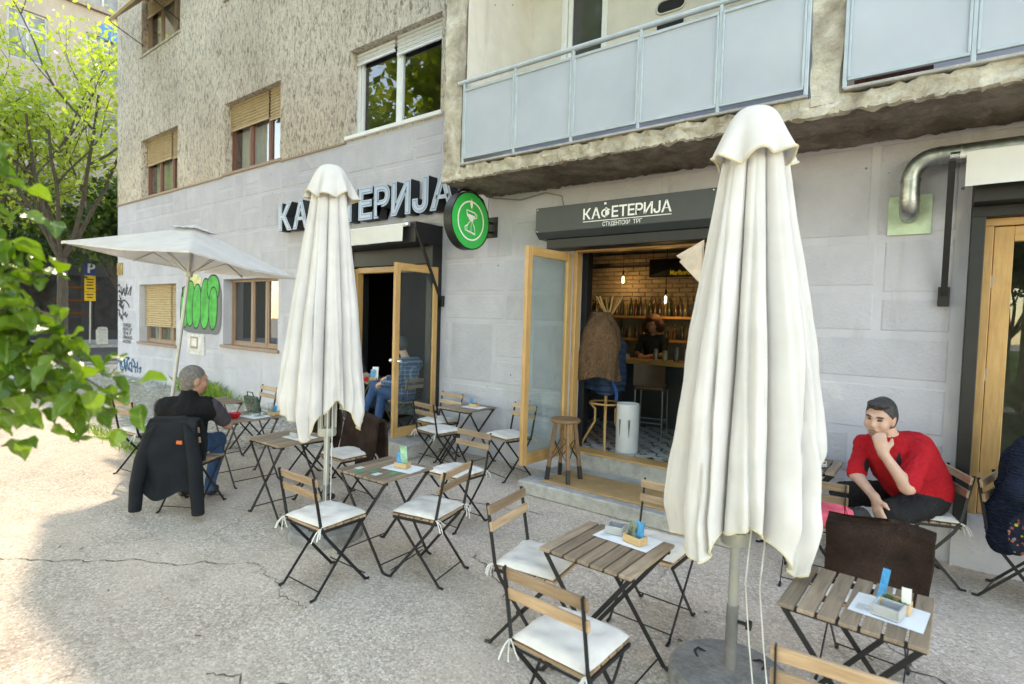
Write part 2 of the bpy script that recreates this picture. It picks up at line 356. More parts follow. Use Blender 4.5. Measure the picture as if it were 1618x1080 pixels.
# flat broken kerb stones by the corner
mb = MB()
for x, y, sx, sy, a in ((-16.2,5.55,.8,.22,.1),(-15.2,5.4,.6,.25,-.2),(-17.3,5.6,.5,.2,.05)):
    k = MB(); k.box(-sx/2, sx/2, -sy/2, sy/2, 0, .06)
    tag(k.build("stone_slab", MAT["step"], bevel=.02, loc=(x, y, 0), rot=(.05, .03, a)), "flat broken stone slab lying at the foot of the graffiti wall", "stone slab", "broken slabs at the wall foot")
# road and far pavement at the cross street
mb = MB(); mb.add([(-31.5,-60,.006),(-22.4,-60,.006),(-22.4,60,.006),(-31.5,60,.006)], [(0,1,2,3)]); struct(mb.build("road", simple("asphalt", (.075,.075,.078), .9, vs=1.5, bs=120, bst=.5)))
mb = MB(); mb.box(-22.4, -22.2, -60, 60, 0, .10); struct(mb.build("kerb", MAT["step"], bevel=.02))
mb = MB(); mb.box(-37, -31.5, -60, 60, 0, .12); struct(mb.build("far_sidewalk", MAT["step"]))
# lawn of the park behind the photographer
t = NT("lawn"); c = t.co(rnd=False); t.pbr(t.ramp(t.noise(c, 6, 5, .7), [(.3, (.035,.075,.012)), (.7, (.10,.17,.03))]), .9, 0, t.bump(t.noise(c, 60, 4), 1, .05), .1); MAT["lawn"] = t.m
mb = MB(); mb.add([(-20,-70,.02),(40,-70,.02),(40,-7.5,.02),(-20,-7.5,.02)], [(0,1,2,3)]); struct(mb.build("lawn", MAT["lawn"]))

# ------------------------------------------------------------------ building
bld = thing("cafe_building", "weathered apartment building with stone clad cafe front and rough beige render above", "building")
def wall_mesh(x0, x1, z0, z1, y, holes, depth, mb=None):
    mb = mb or MB()
    xs = sorted({x0, x1, *[h[0] for h in holes], *[h[1] for h in holes]}); zs = sorted({z0, z1, *[h[2] for h in holes], *[h[3] for h in holes]})
    xs = [x for x in xs if x0 <= x <= x1]; zs = [z for z in zs if z0 <= z <= z1]
    for a, b in zip(xs, xs[1:]):
        for c, d in zip(zs, zs[1:]):
            cx, cz = (a+b)/2, (c+d)/2
            if any(h[0] < cx < h[1] and h[2] < cz < h[3] for h in holes): continue
            mb.add([(a,y,c),(b,y,c),(b,y,d),(a,y,d)], [(0,1,2,3)])
    for h in holes:
        a, b, c, d = h[:4]; Y = y+depth
        mb.add([(a,y,c),(b,y,c),(b,y,d),(a,y,d),(a,Y,c),(b,Y,c),(b,Y,d),(a,Y,d)], [(0,4,7,3),(1,2,6,5),(3,7,6,2),(0,1,5,4)])
    return mb
CX = -19.05
LW = {"LW1": (-17.43,-15.05,1.02,2.58), "LW2": (-12.6,-10.33,1.18,2.63)}
UW = {"W1": (-17.3,-15.0,4.92,6.45), "W2": (-12.6,-10.33,4.94,6.45), "W3": (-8.15,-5.95,4.97,6.42)}
UU = [(-17.3,-14.9,8.7,10.2), (-12.6,-10.3,8.7,10.2), (-8.1,-5.95,8.7,10.2)]
D1 = (-7.92,-5.84,.0,3.28)      # left portal
D2 = (-3.58,-1.72,.0,2.90)       # right door
D3 = (.19,3.2,.0,3.30)          # far right portal
# lower wall
low = wall_mesh(CX, 8, 0, 4.88, WY, [*LW.values(), D1, D2, D3], .22)
low.add([(CX,WY,0),(CX,20,0),(CX,20,4.88),(CX,WY,4.88)], [(0,1,2,3)])
lw = low.build("lower_wall", MAT["joint"], bld, fix=False)
# stone panels
def rect_sub(rects, h, g=.02):
    out = []
    a, b, c, d = h[0]-g, h[1]+g, h[2]-g, h[3]+g
    for (x0, x1, z0, z1) in rects:
        if x1 <= a or x0 >= b or z1 <= c or z0 >= d: out.append((x0, x1, z0, z1)); continue
        if x0 < a: out.append((x0, a, z0, z1))
        if x1 > b: out.append((b, x1, z0, z1))
        xa, xb = max(x0, a), min(x1, b)
        if z0 < c: out.append((xa, xb, z0, c))
        if z1 > d: out.append((xa, xb, d, z1))
    return out
rng = random.Random(3); rects = []; G = .065
bands = [.14, 1.02, 1.9, 2.75, 3.62, 4.32, 4.86]
for bi, (za, zb) in enumerate(zip(bands, bands[1:])):
    x = CX+.02 - rng.uniform(0, .6)
    while x < 7.5:
        w = rng.uniform(1.15, 1.75); xa, xb = max(x, CX+.02), min(x+w, 7.5); h = zb-za; k = rng.random()
        if xb-xa < .2: x += w; continue
        if k < .25: R_ = [(xa, xb, za, za+h*rng.uniform(.4, .6))]; R_.append((xa, xb, R_[0][3], zb))
        elif k < .6:
            s_ = xa+(xb-xa)*rng.uniform(.35, .65); zz = za+h*rng.uniform(.35, .65)
            R_ = [(xa, s_, za, zb), (s_, xb, za, zz), (s_, xb, zz, zb)]
        elif k < .85:
            s_ = xa+(xb-xa)*rng.uniform(.35, .65); zz = za+h*rng.uniform(.35, .65)
            R_ = [(s_, xb, za, zb), (xa, s_, za, zz), (xa, s_, zz, zb)]
        else:
            s_ = xa+(xb-xa)*rng.uniform(.4, .6); R_ = [(xa, s_, za, zb), (s_, xb, za, zb)]
        rects += R_; x += w
HOL = [*LW.values(), D1, D2, D3]
for h in HOL: rects = rect_sub(rects, h, .06)
rects = rect_sub(rects, (-5.0, 8, 3.60, 5), 0)
def panel_mesh(w, h):
    t_, c_ = .005, .012
    mb = MB(); mb.add([(0,0,0),(w,0,0),(w,0,h),(0,0,h),(c_,-t_,c_),(w-c_,-t_,c_),(w-c_,-t_,h-c_),(c_,-t_,h-c_)], [(4,5,6,7),(0,1,5,4),(1,2,6,5),(2,3,7,6),(3,0,4,7)])
    return mb.mesh("panel", fix=False)
n_p = 0
for (a, b, c, d) in rects:
    a += G/2; b -= G/2; c += G/2; d -= G/2
    if b-a < .07 or d-c < .07: continue
    link("panel", panel_mesh(b-a, d-c), MAT["panel"], lw, (a, WY-.0005, c)); n_p += 1
print("panels", n_p)
# upper rendered wall (left of the balconies) + the whole mass behind, which throws the building's shade
upm = wall_mesh(CX-.02, -4.97, 4.88, 17.6, WY, [*UW.values(), *UU], .24)
upm.add([(CX-.02,WY,4.88),(CX-.02,20,4.88),(CX-.02,20,17.6),(CX-.02,WY,17.6)], [(0,1,2,3)])
upm.add([(CX-.02,WY,17.6),(14,WY,17.6),(14,20,17.6),(CX-.02,20,17.6)], [(0,1,2,3)])
upm.add([(14,WY,0),(14,20,0),(14,20,17.6),(14,WY,17.6)], [(0,1,2,3)]); upm.add([(CX,20,0),(14,20,0),(14,20,17.6),(CX,20,17.6)], [(0,1,2,3)])
upm.add([(-4.97,WY,7.2),(14,WY,7.2),(14,WY,17.6),(-4.97,WY,17.6)], [(0,1,2,3)])
upw = upm.build("rendered_wall", MAT["stucco"], bld, fix=False)
for a, b in ((CX-.03, UW["W1"][0]-.06), (UW["W1"][1]+.06, UW["W2"][0]-.06), (UW["W2"][1]+.06, UW["W3"][0]-.06)): mb = MB(); mb.box(a, b, WY-.03, WY+.01, 4.865, 4.895); mb.build("ledge_strip", MAT["tanwood"], bld)
mb = MB(); mb.box(-19.05, -15.5, 5.28, WY, 13.2, 15.0); mb.build("corner_bay", MAT["stucco"], bld)   # projecting bay high on the corner
# --- windows
def slats(mb, x0, x1, z0, z1, y, p=.062):
    z = z0
    while z < z1-.01:
        mb.add([(x0,y,z),(x1,y,z),(x1,y-.026,z+p*.35),(x0,y-.026,z+p*.35),(x1,y+.004,z+p*.98),(x0,y+.004,z+p*.98)], [(0,1,2,3),(3,2,4,5)]); z += p
    return mb
def window(h, wm, shut=None, y=WY+.17, mull=(.36,.70), shm="shutter", sill=None, curtain=True, back=.6, fr=.055, sillmat="concrete"):
    x0, x1, z0, z1 = h; w = x1-x0
    f = MB(); f.box(x0, x0+fr, y, y+.07, z0, z1); f.box(x1-fr, x1, y, y+.07, z0, z1); f.box(x0+fr, x1-fr, y, y+.07, z0, z0+fr); f.box(x0+fr, x1-fr, y, y+.07, z1-fr, z1)
    for k in mull: f.box(x0+w*k-fr*.6, x0+w*k+fr*.6, y-.004, y+.066, z0+fr, z1-fr)
    wo_ = f.build("window", MAT[wm], bld, bevel=.006)
    xs = [x0+fr]+[x0+w*k for k in mull]+[x1-fr]
    for a, b in zip(xs, xs[1:]):
        g = MB(); g.add([(a+.03,y+.035,z0+fr),(b-.03,y+.035,z0+fr),(b-.03,y+.035,z1-fr),(a+.03,y+.035,z1-fr)], [(0,1,2,3)]); g.build("pane", MAT["glass"], wo_)
        s_ = MB(); q = .045; s_.box(a+.026, a+.026+q, y+.01, y+.06, z0+fr, z1-fr); s_.box(b-.026-q, b-.026, y+.01, y+.06, z0+fr, z1-fr); s_.box(a+.026+q, b-.026-q, y+.01, y+.06, z0+fr, z0+fr+q); s_.build("casement", MAT[wm], wo_)
    if shut:
        for (ka, kb, kz) in shut:
            slats(MB(), x0+w*ka+.03, x0+w*kb-.03, z1-(z1-z0)*kz, z1-.01, y-.025).build("shutter", MAT[shm], wo_)
            e = MB(); e.box(x0+w*ka+.03, x0+w*kb-.03, y-.05, y-.02, z1-(z1-z0)*kz-.03, z1-(z1-z0)*kz); e.build("shutter_rail", MAT[shm], wo_)
    if curtain:
        mb = MB(); mb.grid(lambda u, v: (x0+.05+(w-.1)*u, y+.2+.03*math.sin(u*w*38)+.01*math.sin(u*91), z0+.03+(z1-z0-.06)*v), 140, 2); mb.build("curtain", MAT["curtain"], wo_, smooth=True)
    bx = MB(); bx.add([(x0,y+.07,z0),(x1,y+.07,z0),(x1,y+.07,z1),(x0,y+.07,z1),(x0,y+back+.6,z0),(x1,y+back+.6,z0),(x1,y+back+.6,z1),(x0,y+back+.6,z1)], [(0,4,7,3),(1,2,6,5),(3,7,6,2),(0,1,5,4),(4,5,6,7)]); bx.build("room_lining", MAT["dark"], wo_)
    if sill: s_ = MB(); s_.box(x0-.06, x1+.06, WY-sill, y+.0, z0-.06, z0+.005); s_.build("sill", MAT[sillmat], wo_, bevel=.008)
    return wo_
window(UW["W1"], "redwood", [(0,.72,.42),(.72,1,.44)], sill=.03, sillmat="tanwood")
window(UW["W2"], "redwood", [(0,.72,.36),(.72,1,.40)], sill=.03, sillmat="tanwood")
window(UW["W3"], "white", [(0,.47,.13),(.47,1,.19)], mull=(.49,), shm="white", sill=.05, sillmat="white", curtain=False, fr=.075)
window(UU[0], "tanwood", [(0,.7,.3)], sill=.03); window(UU[1], "redwood", [(0,.7,.3)], sill=.04); window(UU[2], "redwood", [(0,.7,.3)], sill=.04)
window(LW["LW1"], "tanwood", [(0,.73,.70),(.73,1,.70)], sill=.05, sillmat="tanwood", y=WY+.19)
window(LW["LW2"], "tanwood", None, mull=(.40,.66), sill=.05, sillmat="tanwood", y=WY+.19)
# projecting shutter screen pushed out from the upper window
sh = MB(); sh.add([(-17.2,WY+.02,10.15),(-14.95,WY+.02,10.15),(-14.95,WY-.75,9.25),(-17.2,WY-.75,9.25)], [(0,1,2,3)])
sh.prism([(-17.2,WY-.75,9.25),(-14.95,WY-.75,9.25),(-14.95,WY-.79,9.29),(-17.2,WY-.79,9.29)], (0,.02,.05))
so_ = sh.build("swing_shutter", MAT["shutter"], bld); mb = MB()
for x in (-17.2, -14.95): mb.tube([(x,WY-.74,9.26),(x,WY+.02,8.95)], .012, 6)
mb.build("shutter_stay", MAT["black"], bld)

# --- balconies
bal = MB()
def rough_box(x0, x1, y0, y1, z0, z1, n, amp, sc=5):
    mb = MB(); nx, ny, nz = n
    def face(fn, a, b): mb.grid(fn, a, b)
    L = lambda a, b, t_: a+(b-a)*t_
    face(lambda u, v: (L(x0,x1,u), y0, L(z0,z1,v)), nx, nz); face(lambda u, v: (L(x0,x1,u), y1, L(z0,z1,v)), nx, nz)
    face(lambda u, v: (x0, L(y0,y1,u), L(z0,z1,v)), ny, nz); face(lambda u, v: (x1, L(y0,y1,u), L(z0,z1,v)), ny, nz)
    face(lambda u, v: (L(x0,x1,u), L(y0,y1,v), z0), nx, ny); face(lambda u, v: (L(x0,x1,u), L(y0,y1,v), z1), nx, ny)
    out = []
    for p in mb.v:
        q = Vector(p)*sc; d = Vector((noise.fractal(q, 1, 2, 4), noise.fractal(q+Vector((9,0,0)), 1, 2, 4), noise.fractal(q+Vector((0,7,0)), 1, 2, 4)))
        out.append(tuple(Vector(p)+d*amp))
    mb.v = out; return mb
slab = rough_box(-4.97, 6.5, 5.0, 6.35, 3.60, 3.77, (380, 26, 12), .032, 10); 
slab.mi = [0]*len(slab.f)
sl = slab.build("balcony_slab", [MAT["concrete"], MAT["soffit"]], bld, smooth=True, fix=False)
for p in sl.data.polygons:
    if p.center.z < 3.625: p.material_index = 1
mb = MB(); mb.box(-4.66, -.90, 4.965, 5.10, 3.775, 3.80); mb.box(-.65, 6.5, 4.965, 5.10, 3.775, 3.80); mb.build("slab_coping", MAT["step"], bld, bevel=.005)
rough_box(-4.97, -4.68, 5.0, 5.9, 3.70, 7.3, (10, 24, 90), .022, 4).build("pier", MAT["concrete"], bld, smooth=True)
rough_box(-.885, -.675, 5.0, 6.3, 3.70, 7.3, (8, 24, 90), .02, 4).build("pier", MAT["concrete"], bld, smooth=True)
up_slab = MB(); up_slab.box(-4.97, 6.5, 5.0, 6.35, 7.1, 7.3); up_slab.build("upper_slab", MAT["concrete"], bld)
lo = wall_mesh(-4.7, 6.5, 3.7, 7.2, 6.3, [(-4.13,-3.45,3.8,6.32)], .1)
lo.add([(-4.645,5.04,3.75),(-4.645,6.3,3.75),(-4.645,6.3,7.2),(-4.645,5.04,7.2)], [(0,1,2,3)])
logg = lo.build("loggia_wall", MAT["cream"], bld, fix=False)
f = MB(); f.box(-4.13,-4.05,6.3,6.4,3.8,6.32); f.box(-3.53,-3.45,6.3,6.4,3.8,6.32); f.box(-4.05,-3.53,6.3,6.4,6.24,6.32); f.box(-4.04,-3.98,6.32,6.38,3.8,6.24)
bd = f.build("balcony_door", MAT["white"], bld, bevel=.006); mb = MB(); mb.box(-3.98,-3.53,6.35,6.37,3.82,6.24); mb.build("pane", simple("dark_glass", (.05,.055,.06), .08, va=.1, bst=0), bd)
darkhole = flat("hole_dark", (.02,.02,.022), .5)
for z in (5.20, 5.42, 5.64):      # stadium shaped ventilation holes
    pts = []; cx0, cx1, rr = -2.72, -2.52, .075
    for k in range(9): a = math.pi/2+math.pi*k/8; pts.append((cx0+rr*math.cos(a), 6.296, z+rr*math.sin(a)))
    for k in range(9): a = -math.pi/2+math.pi*k/8; pts.append((cx1+rr*math.cos(a), 6.296, z+rr*math.sin(a)))
    h_ = MB(); h_.poly(pts); ho = h_.build("vent_hole", darkhole, bld)
    rim = MB(); rim.tube([(p[0], 6.292, p[2]) for p in pts+pts[:2]], .012, 6, False); rim.build("rim", MAT["cream"], ho, smooth=True)
mb = MB(); mb.box(-3.3,-1.0,6.0,6.28,3.80,3.98); mb.build("red_bench", simple("maroon_paint", (.14,.035,.04), .6), bld)
rl = MB(); rl.tube([(-4.72,4.99,4.76),(-.86,4.99,4.74)], .026, 10); rail = rl.build("balcony_railing", MAT["railpaint"], bld, smooth=True)
PX = [-4.63,-3.86,-3.11,-2.36,-1.61,-.915]
def railing_set(PX, zt, parent):
    for x in PX: b = MB(); b.bar((x,4.99,3.79),(x,4.99,zt), .03, .03, (0,1,0)); b.build("post", MAT["railpaint"], parent, bevel=.004)
    for a, b in zip(PX, PX[1:]):
        g = MB(); g.box(a+.035, b-.035, 4.985, 4.993, 3.87, 4.64); g.build("frosted_panel", MAT["frost"], parent)
        q = MB(); q.box(a+.018, b-.018, 4.972, 5.004, 4.64, 4.67); q.box(a+.018, b-.018, 4.972, 5.004, 3.845, 3.87); q.box(a+.016, a+.034, 4.972, 5.004, 3.87, 4.64); q.box(b-.034, b-.016, 4.972, 5.004, 3.87, 4.64); q.build("panel_frame", MAT["railpaint"], parent, bevel=.003)
railing_set(PX, 4.74, rail)
rl = MB(); rl.tube([(-.68,4.99,4.74),(6.4,4.99,4.74)], .026, 10); rail2 = rl.build("balcony_railing", MAT["railpaint"], bld, smooth=True)
railing_set([-.645,.12,.89,1.66], 4.74, rail2)
mb = MB(); mb.box(-.60,-.10,5.15,5.35,3.81,3.90); mb.build("planter_board", MAT["redwood"], bld)
# small loose cables under the slab
mb = MB(); mb.tube([(-4.9,5.86,3.58),(-4.4,5.86,3.50),(-4.0,5.86,3.55),(-3.75,5.85,3.48),(-3.68,5.84,3.25)], .008, 6); mb.tube([(-4.95,5.86,3.3),(-4.93,5.86,3.58)], .006, 6); mb.build("cable", MAT["dgrey"], bld, smooth=True)

# --- left cafe entrance
mb = MB()   # black metal portal lining
mb.box(-7.92,-7.80,5.70,6.12,.0,3.0); mb.box(-5.96,-5.84,5.70,6.12,.0,2.98); mb.box(-7.80,-5.96,5.75,6.12,2.72,2.98)
mb.box(-7.92,-5.84,5.36,5.905,2.98,3.27); por = mb.build("portal", MAT["blackp"], bld, bevel=.006)
mb = MB(); mb.box(-7.80,-7.70,5.80,5.92,.205,2.70); mb.build("door_jamb", MAT["oak"], bld, bevel=.005); mb = MB(); mb.box(-7.70,-5.97,5.80,5.92,2.62,2.715); mb.build("door_head", MAT["oakh"], bld, bevel=.005)
def door_leaf(hx, hy, z0, z1, w, ang, handle=True, sgn=1):
    e = MB(); s_ = .085; th = .05
    e.box(0, s_, -th/2, th/2, z0, z1); e.box(w-s_, w, -th/2, th/2, z0, z1)
    d = e.build("door", MAT["oak"], bld, bevel=.004, loc=(hx, hy, 0), rot=(0,0,ang))
    for za, zb in ((z1-.10,z1),(z0,z0+.13)): q = MB(); q.box(s_, w-s_, -th/2+.002, th/2-.002, za, zb); q.build("rail", MAT["oakh"], d, bevel=.003)
    g = MB(); g.box(s_-.005, w-s_+.005, -.004, .004, z0+.125, z1-.095); g.build("pane", MAT["door_glass"], d)
    if handle:
        k = MB(); k.tube([(w-.04,-.07,1.32),(w-.04,.07,1.32)], .010, 8); k.lathe([(0,-.03),(.022,-.028),(.028,-.01),(.028,.01),(.022,.028),(0,.03)], 12, (w-.04,.085,1.32), Matrix.Rotation(math.pi/2,3,'X')); k.lathe([(0,-.03),(.022,-.028),(.028,-.01),(.028,.01),(.022,.028),(0,.03)], 12, (w-.04,-.085,1.32), Matrix.Rotation(math.pi/2,3,'X')); k.build("handle", MAT["chrome"], d, smooth=True)
    for z in (z0+.25, (z0+z1)/2, z1-.25): k = MB(); k.tube([(-.012,-.02,z-.05),(-.012,-.02,z+.05)], .010, 8); k.build("hinge", MAT["chrome"], d, smooth=True)
    return d
door_leaf(-5.835, 5.80, .26, 2.66, .80, -math.pi/2)
stp = MB(); stp.box(-8.0,-5.55,5.0,5.90,0,.20); s1 = struct(stp.build("doorstep", MAT["step"], bevel=.015))
stp = MB(); stp.box(-3.62,-1.3,4.93,5.90,0,.15); struct(stp.build("doorstep", MAT["step"], bevel=.015))
stp = MB(); stp.box(-3.58,-1.72,5.86,6.14,.14,.325); struct(stp.build("threshold", MAT["step"], bevel=.01))
mb = MB(); mb.box(-3.57,-1.74,5.86,6.10,.326,.35); mb.build("sill_board", MAT["oakh"], bld, bevel=.004)
# --- right entrance
for xa, xb in ((-3.58,-3.53),(-1.80,-1.72)): mb = MB(); mb.box(xa,xb,5.905,6.02,.35,2.90); mb.build("door_jamb", MAT["oak"], bld, bevel=.005)
mb = MB(); mb.box(-3.53,-1.80,5.88,6.02,2.78,2.90); mb.build("door_head", MAT["oakh"], bld, bevel=.005)
door_leaf(-3.60, 5.87, .28, 2.76, .86, -math.pi/2-.06, False)
door_leaf(-1.69, 5.87, .28, 2.76, .80, -math.pi/2+.10, False)
mb = MB(); mb.box(-3.74,-3.62,6.10,6.46,.33,3.0); mb.build("vestibule_wall", MAT["blackp"], bld)
# --- right portal with fixed wooden glazing
D3_MARK = len(COL.objects)
mb = MB(); mb.box(.27,.36,5.74,6.12,.36,2.86); mb.box(.27,3.2,5.62,5.91,2.95,3.28); mb.box(.27,3.2,5.80,6.12,2.86,2.95); mb.box(.20,.27,5.83,5.90,.62,.78); mb.build("portal", MAT["blackp"], bld, bevel=.005)
mb = MB(); mb.box(.36,.42,5.88,6.0,.456,2.795); mb.build("door_jamb", MAT["oak"], bld, bevel=.004); mb = MB(); mb.box(.425,.545,5.90,5.98,.458,2.79); mb.build("door_stile", MAT["oak"], bld, bevel=.004)
for q in ((.545,3.2,5.90,5.98,2.67,2.79),(.36,3.2,5.88,6.0,2.797,2.858),(.545,3.2,5.90,5.98,.458,.60)): mb = MB(); mb.box(*q); mb.build("door_rail", MAT["oakh"], bld, bevel=.004)
mb = MB(); mb.box(.54,3.2,5.935,5.942,.60,2.67); mb.build("pane", MAT["door_glass"], bld)
mb = MB()
for z in (.75, 1.6, 2.35): mb.tube([(.422,5.893,z-.05),(.422,5.893,z+.05)], .009, 8)
mb.build("hinge", MAT["dgrey"], bld, smooth=True)
mb = MB(); mb.box(.27,3.2,5.86,6.12,0,.455); mb.build("plinth", MAT["panel"], bld)
for o in list(COL.objects)[D3_MARK:]: o.location.x -= .08

# ------------------------------------------------------------------ interior
t = NT("pattern_tile"); c = t.co((1,1,1), rnd=False); ck = t.n("TexChecker"); t.set(ck, 0, c); t.set(ck, "Scale", 5); t.set(ck, 1, (.55,.55,.53,1)); t.set(ck, 2, (.60,.60,.58,1))
wv = t.n("TexWave", wave_type='BANDS', bands_direction='DIAGONAL'); t.set(wv, 0, c); t.set(wv, 1, 2.5); t.set(wv, 2, 2.2); v_ = t.vor(c, 9, 'DISTANCE_TO_EDGE')
pat = t.math('MULTIPLY', t.ramp(wv.outputs[1], [(.44, 0), (.5, 1)]), t.ramp(v_, [(.08, 1), (.10, 0)]))
t.pbr(t.mix(pat, t.mix(.0, ck.outputs[0], (1,1,1,1)), (.035,.035,.04,1)), .3, 0, None, .4); MAT["tile"] = t.m
mb = MB(); mb.add([(-13,6.12,.33),(6,6.12,.33),(6,11,.33),(-13,11,.33)], [(0,1,2,3)]); struct(mb.build("interior_floor", MAT["tile"]))
brickwall = simple("painted_brick", (.30,.26,.21), .8, vs=5, va=.3, bs=40, bst=.5, rnd=.12)
mb = MB(); mb.add([(-5.7,9.46,.33),(6,9.46,.33),(6,9.46,3.4),(-5.7,9.46,3.4)], [(0,1,2,3)]); bw = struct(mb.build("interior_brick_wall", simple("mortar", (.26,.22,.17), .9)))
bm_ = MB(); bm_.box(-.121, .121, -.03, 0, -.034, .034); bme = bm_.mesh("brick", bevel=.006)
row = 0; z = 2.06
while z < 3.18:
    x = -5.45 + (.126 if row % 2 else 0)
    while x < -2.55: link("brick", bme, brickwall, bw, (x, 9.46-random.uniform(0, .006), z)); x += .252
    z += .078; row += 1
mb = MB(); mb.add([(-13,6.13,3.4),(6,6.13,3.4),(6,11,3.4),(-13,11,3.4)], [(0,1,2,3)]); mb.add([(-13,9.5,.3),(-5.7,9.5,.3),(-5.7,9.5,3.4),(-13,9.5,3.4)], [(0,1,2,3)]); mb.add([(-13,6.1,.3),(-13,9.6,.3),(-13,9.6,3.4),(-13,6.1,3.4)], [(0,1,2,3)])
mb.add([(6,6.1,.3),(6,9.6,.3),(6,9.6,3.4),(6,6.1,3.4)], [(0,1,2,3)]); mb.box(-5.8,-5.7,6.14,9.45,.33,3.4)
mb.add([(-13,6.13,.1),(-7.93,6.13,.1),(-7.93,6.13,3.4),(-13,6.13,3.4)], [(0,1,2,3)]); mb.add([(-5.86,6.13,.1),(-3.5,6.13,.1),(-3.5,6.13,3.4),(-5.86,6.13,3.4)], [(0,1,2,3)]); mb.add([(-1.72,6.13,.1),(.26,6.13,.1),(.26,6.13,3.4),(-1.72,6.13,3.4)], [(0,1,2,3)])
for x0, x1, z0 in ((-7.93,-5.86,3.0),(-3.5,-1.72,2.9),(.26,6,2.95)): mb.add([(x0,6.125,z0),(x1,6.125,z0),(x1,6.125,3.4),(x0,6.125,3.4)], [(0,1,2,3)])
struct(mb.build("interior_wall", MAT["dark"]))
# ------------------------------------------------------------------ lettering
def text_mesh(body, size, extr=0, offset=0, name="letter"):
    c = bpy.data.curves.new("t", "FONT"); c.body = body; c.size = size; c.extrude = extr; c.offset = offset; c.fill_mode = 'BOTH' if extr else 'FRONT'
    c.resolution_u = 4
    o = bpy.data.objects.new("t", c); COL.objects.link(o); bpy.context.view_layer.update()
    m = bpy.data.meshes.new_from_object(o.evaluated_get(bpy.context.evaluated_depsgraph_get())); m.name = name
    bpy.data.objects.remove(o); bpy.data.curves.remove(c)
    for p in m.polygons: p.use_smooth = False
    return m
def bounds(m):
    a = np.empty(len(m.vertices)*3); m.vertices.foreach_get("co", a); a = a.reshape(-1, 3); return a.min(0), a.max(0)
def spell(word, x0, x1, zb, h, y, parent, layers, name="letter", gap=.16):
    """letters one by one, facing -Y; layers = (offset, extrude, dy, material)"""
    ref = bounds(text_mesh("Е", 1.0)); cap = ref[1][1]-ref[0][1]
    ms = [[text_mesh(ch, 1.0, l[1], l[0], name) for l in layers] for ch in word]
    ws = [bounds(m[0])[1][0]-bounds(m[0])[0][0] for m in ms]
    tot = sum(ws)+gap*.35*(len(word)-1); sx = (x1-x0)/tot; sz = h/(cap+2*layers[0][0]); x = x0
    for w, m in zip(ws, ms):
        lo_ = bounds(m[0])[0][0]; par = parent
        for li, (l, me) in enumerate(zip(layers, m)):
            o = link(name if li == 0 else "inset", me, l[3], None)
            if li == 0: o.parent = parent; o.location = (x-lo_*sx, y, zb+layers[0][0]*sz); o.rotation_euler = (R(90), 0, 0); o.scale = (sx, sz*(.87 if m is ms[2] and len(word) == 10 and word[2] == 'Ф' else 1), 1); par = o
            else: o.parent = par; o.location = (0, 0, l[2])
        x += (w+gap*.35)*sx
sign1 = thing("wall_sign", "big pale blue raised letters spelling the cafe name above the left entrance", "sign")
lface = simple("letter_face", (.40,.48,.62), .35, va=.1, bst=0); lside = flat("letter_side", (.03,.033,.038), .5); lline = flat("letter_line", (.16,.22,.34), .5)
spell("КАФЕТЕРИЈА", -10.0, -5.42, 3.47, .52, 5.79, sign1, [(.045, .09, 0, lface), (.012, 0, .093, lline), (-.006, 0, .0955, lface)])
for o in list(sign1.children):
    m = o.data; m.materials.clear(); m.materials.append(lface); m.materials.append(lside)
    for p in m.polygons: p.material_index = 0 if p.normal.z > .9 else 1
mb = MB()
for x in (-9.6,-8.4,-7.2,-6.2): mb.bar((x,5.83,3.7),(x,5.905,3.7), .03, .03)
mb.build("bracket", MAT["black"], sign1)
sb = thing("signboard", "dark grey metal signboard with white lettering over the open cafe door", "sign")
mb = MB(); prof = [(5.9,3.28),(5.52,3.28),(5.52,2.985),(5.60,2.915),(5.9,2.915)]
mb.prism([(-3.9,y,z) for y, z in prof], (2.15,0,0)); mb.build("sheet_box", MAT["anth"], sb, bevel=.004)
mb = MB(); mb.box(-3.8,-1.85,5.62,5.9,2.80,2.912); mb.build("roller_box", MAT["blackp"], sb, bevel=.006)
wlet = flat("sign_white", (.82,.83,.84), .5)
spell("КАФЕТЕРИЈА", -3.24, -2.20, 3.088, .125, 5.5175, sb, [(.018, .0, 0, wlet)], gap=.14)
mb = MB(); mb.box(-3.24,-2.20,5.5165,5.5190,3.060,3.068); mb.build("underline", wlet, sb); mb = MB(); mb.box(-2.975,-2.950,5.5165,5.5190,3.236,3.258); mb.build("dot", wlet, sb)
spell("СТУДЕНТСКИ", -2.99, -2.66, 3.000, .047, 5.5175, sb, [(.004, .0, 0, wlet)], gap=.15); spell("ТРГ", -2.625, -2.52, 3.000, .047, 5.5175, sb, [(.004, .0, 0, wlet)], gap=.15)
mb = MB()
for x in (-3.87,-1.78):
    for z in (3.0,3.26): mb.lathe([(0,.006),(.007,.005),(.009,0)], 8, (x,5.519,z), Matrix.Rotation(math.pi/2,3,'X'))
mb.build("screw", MAT["chrome"], sb)
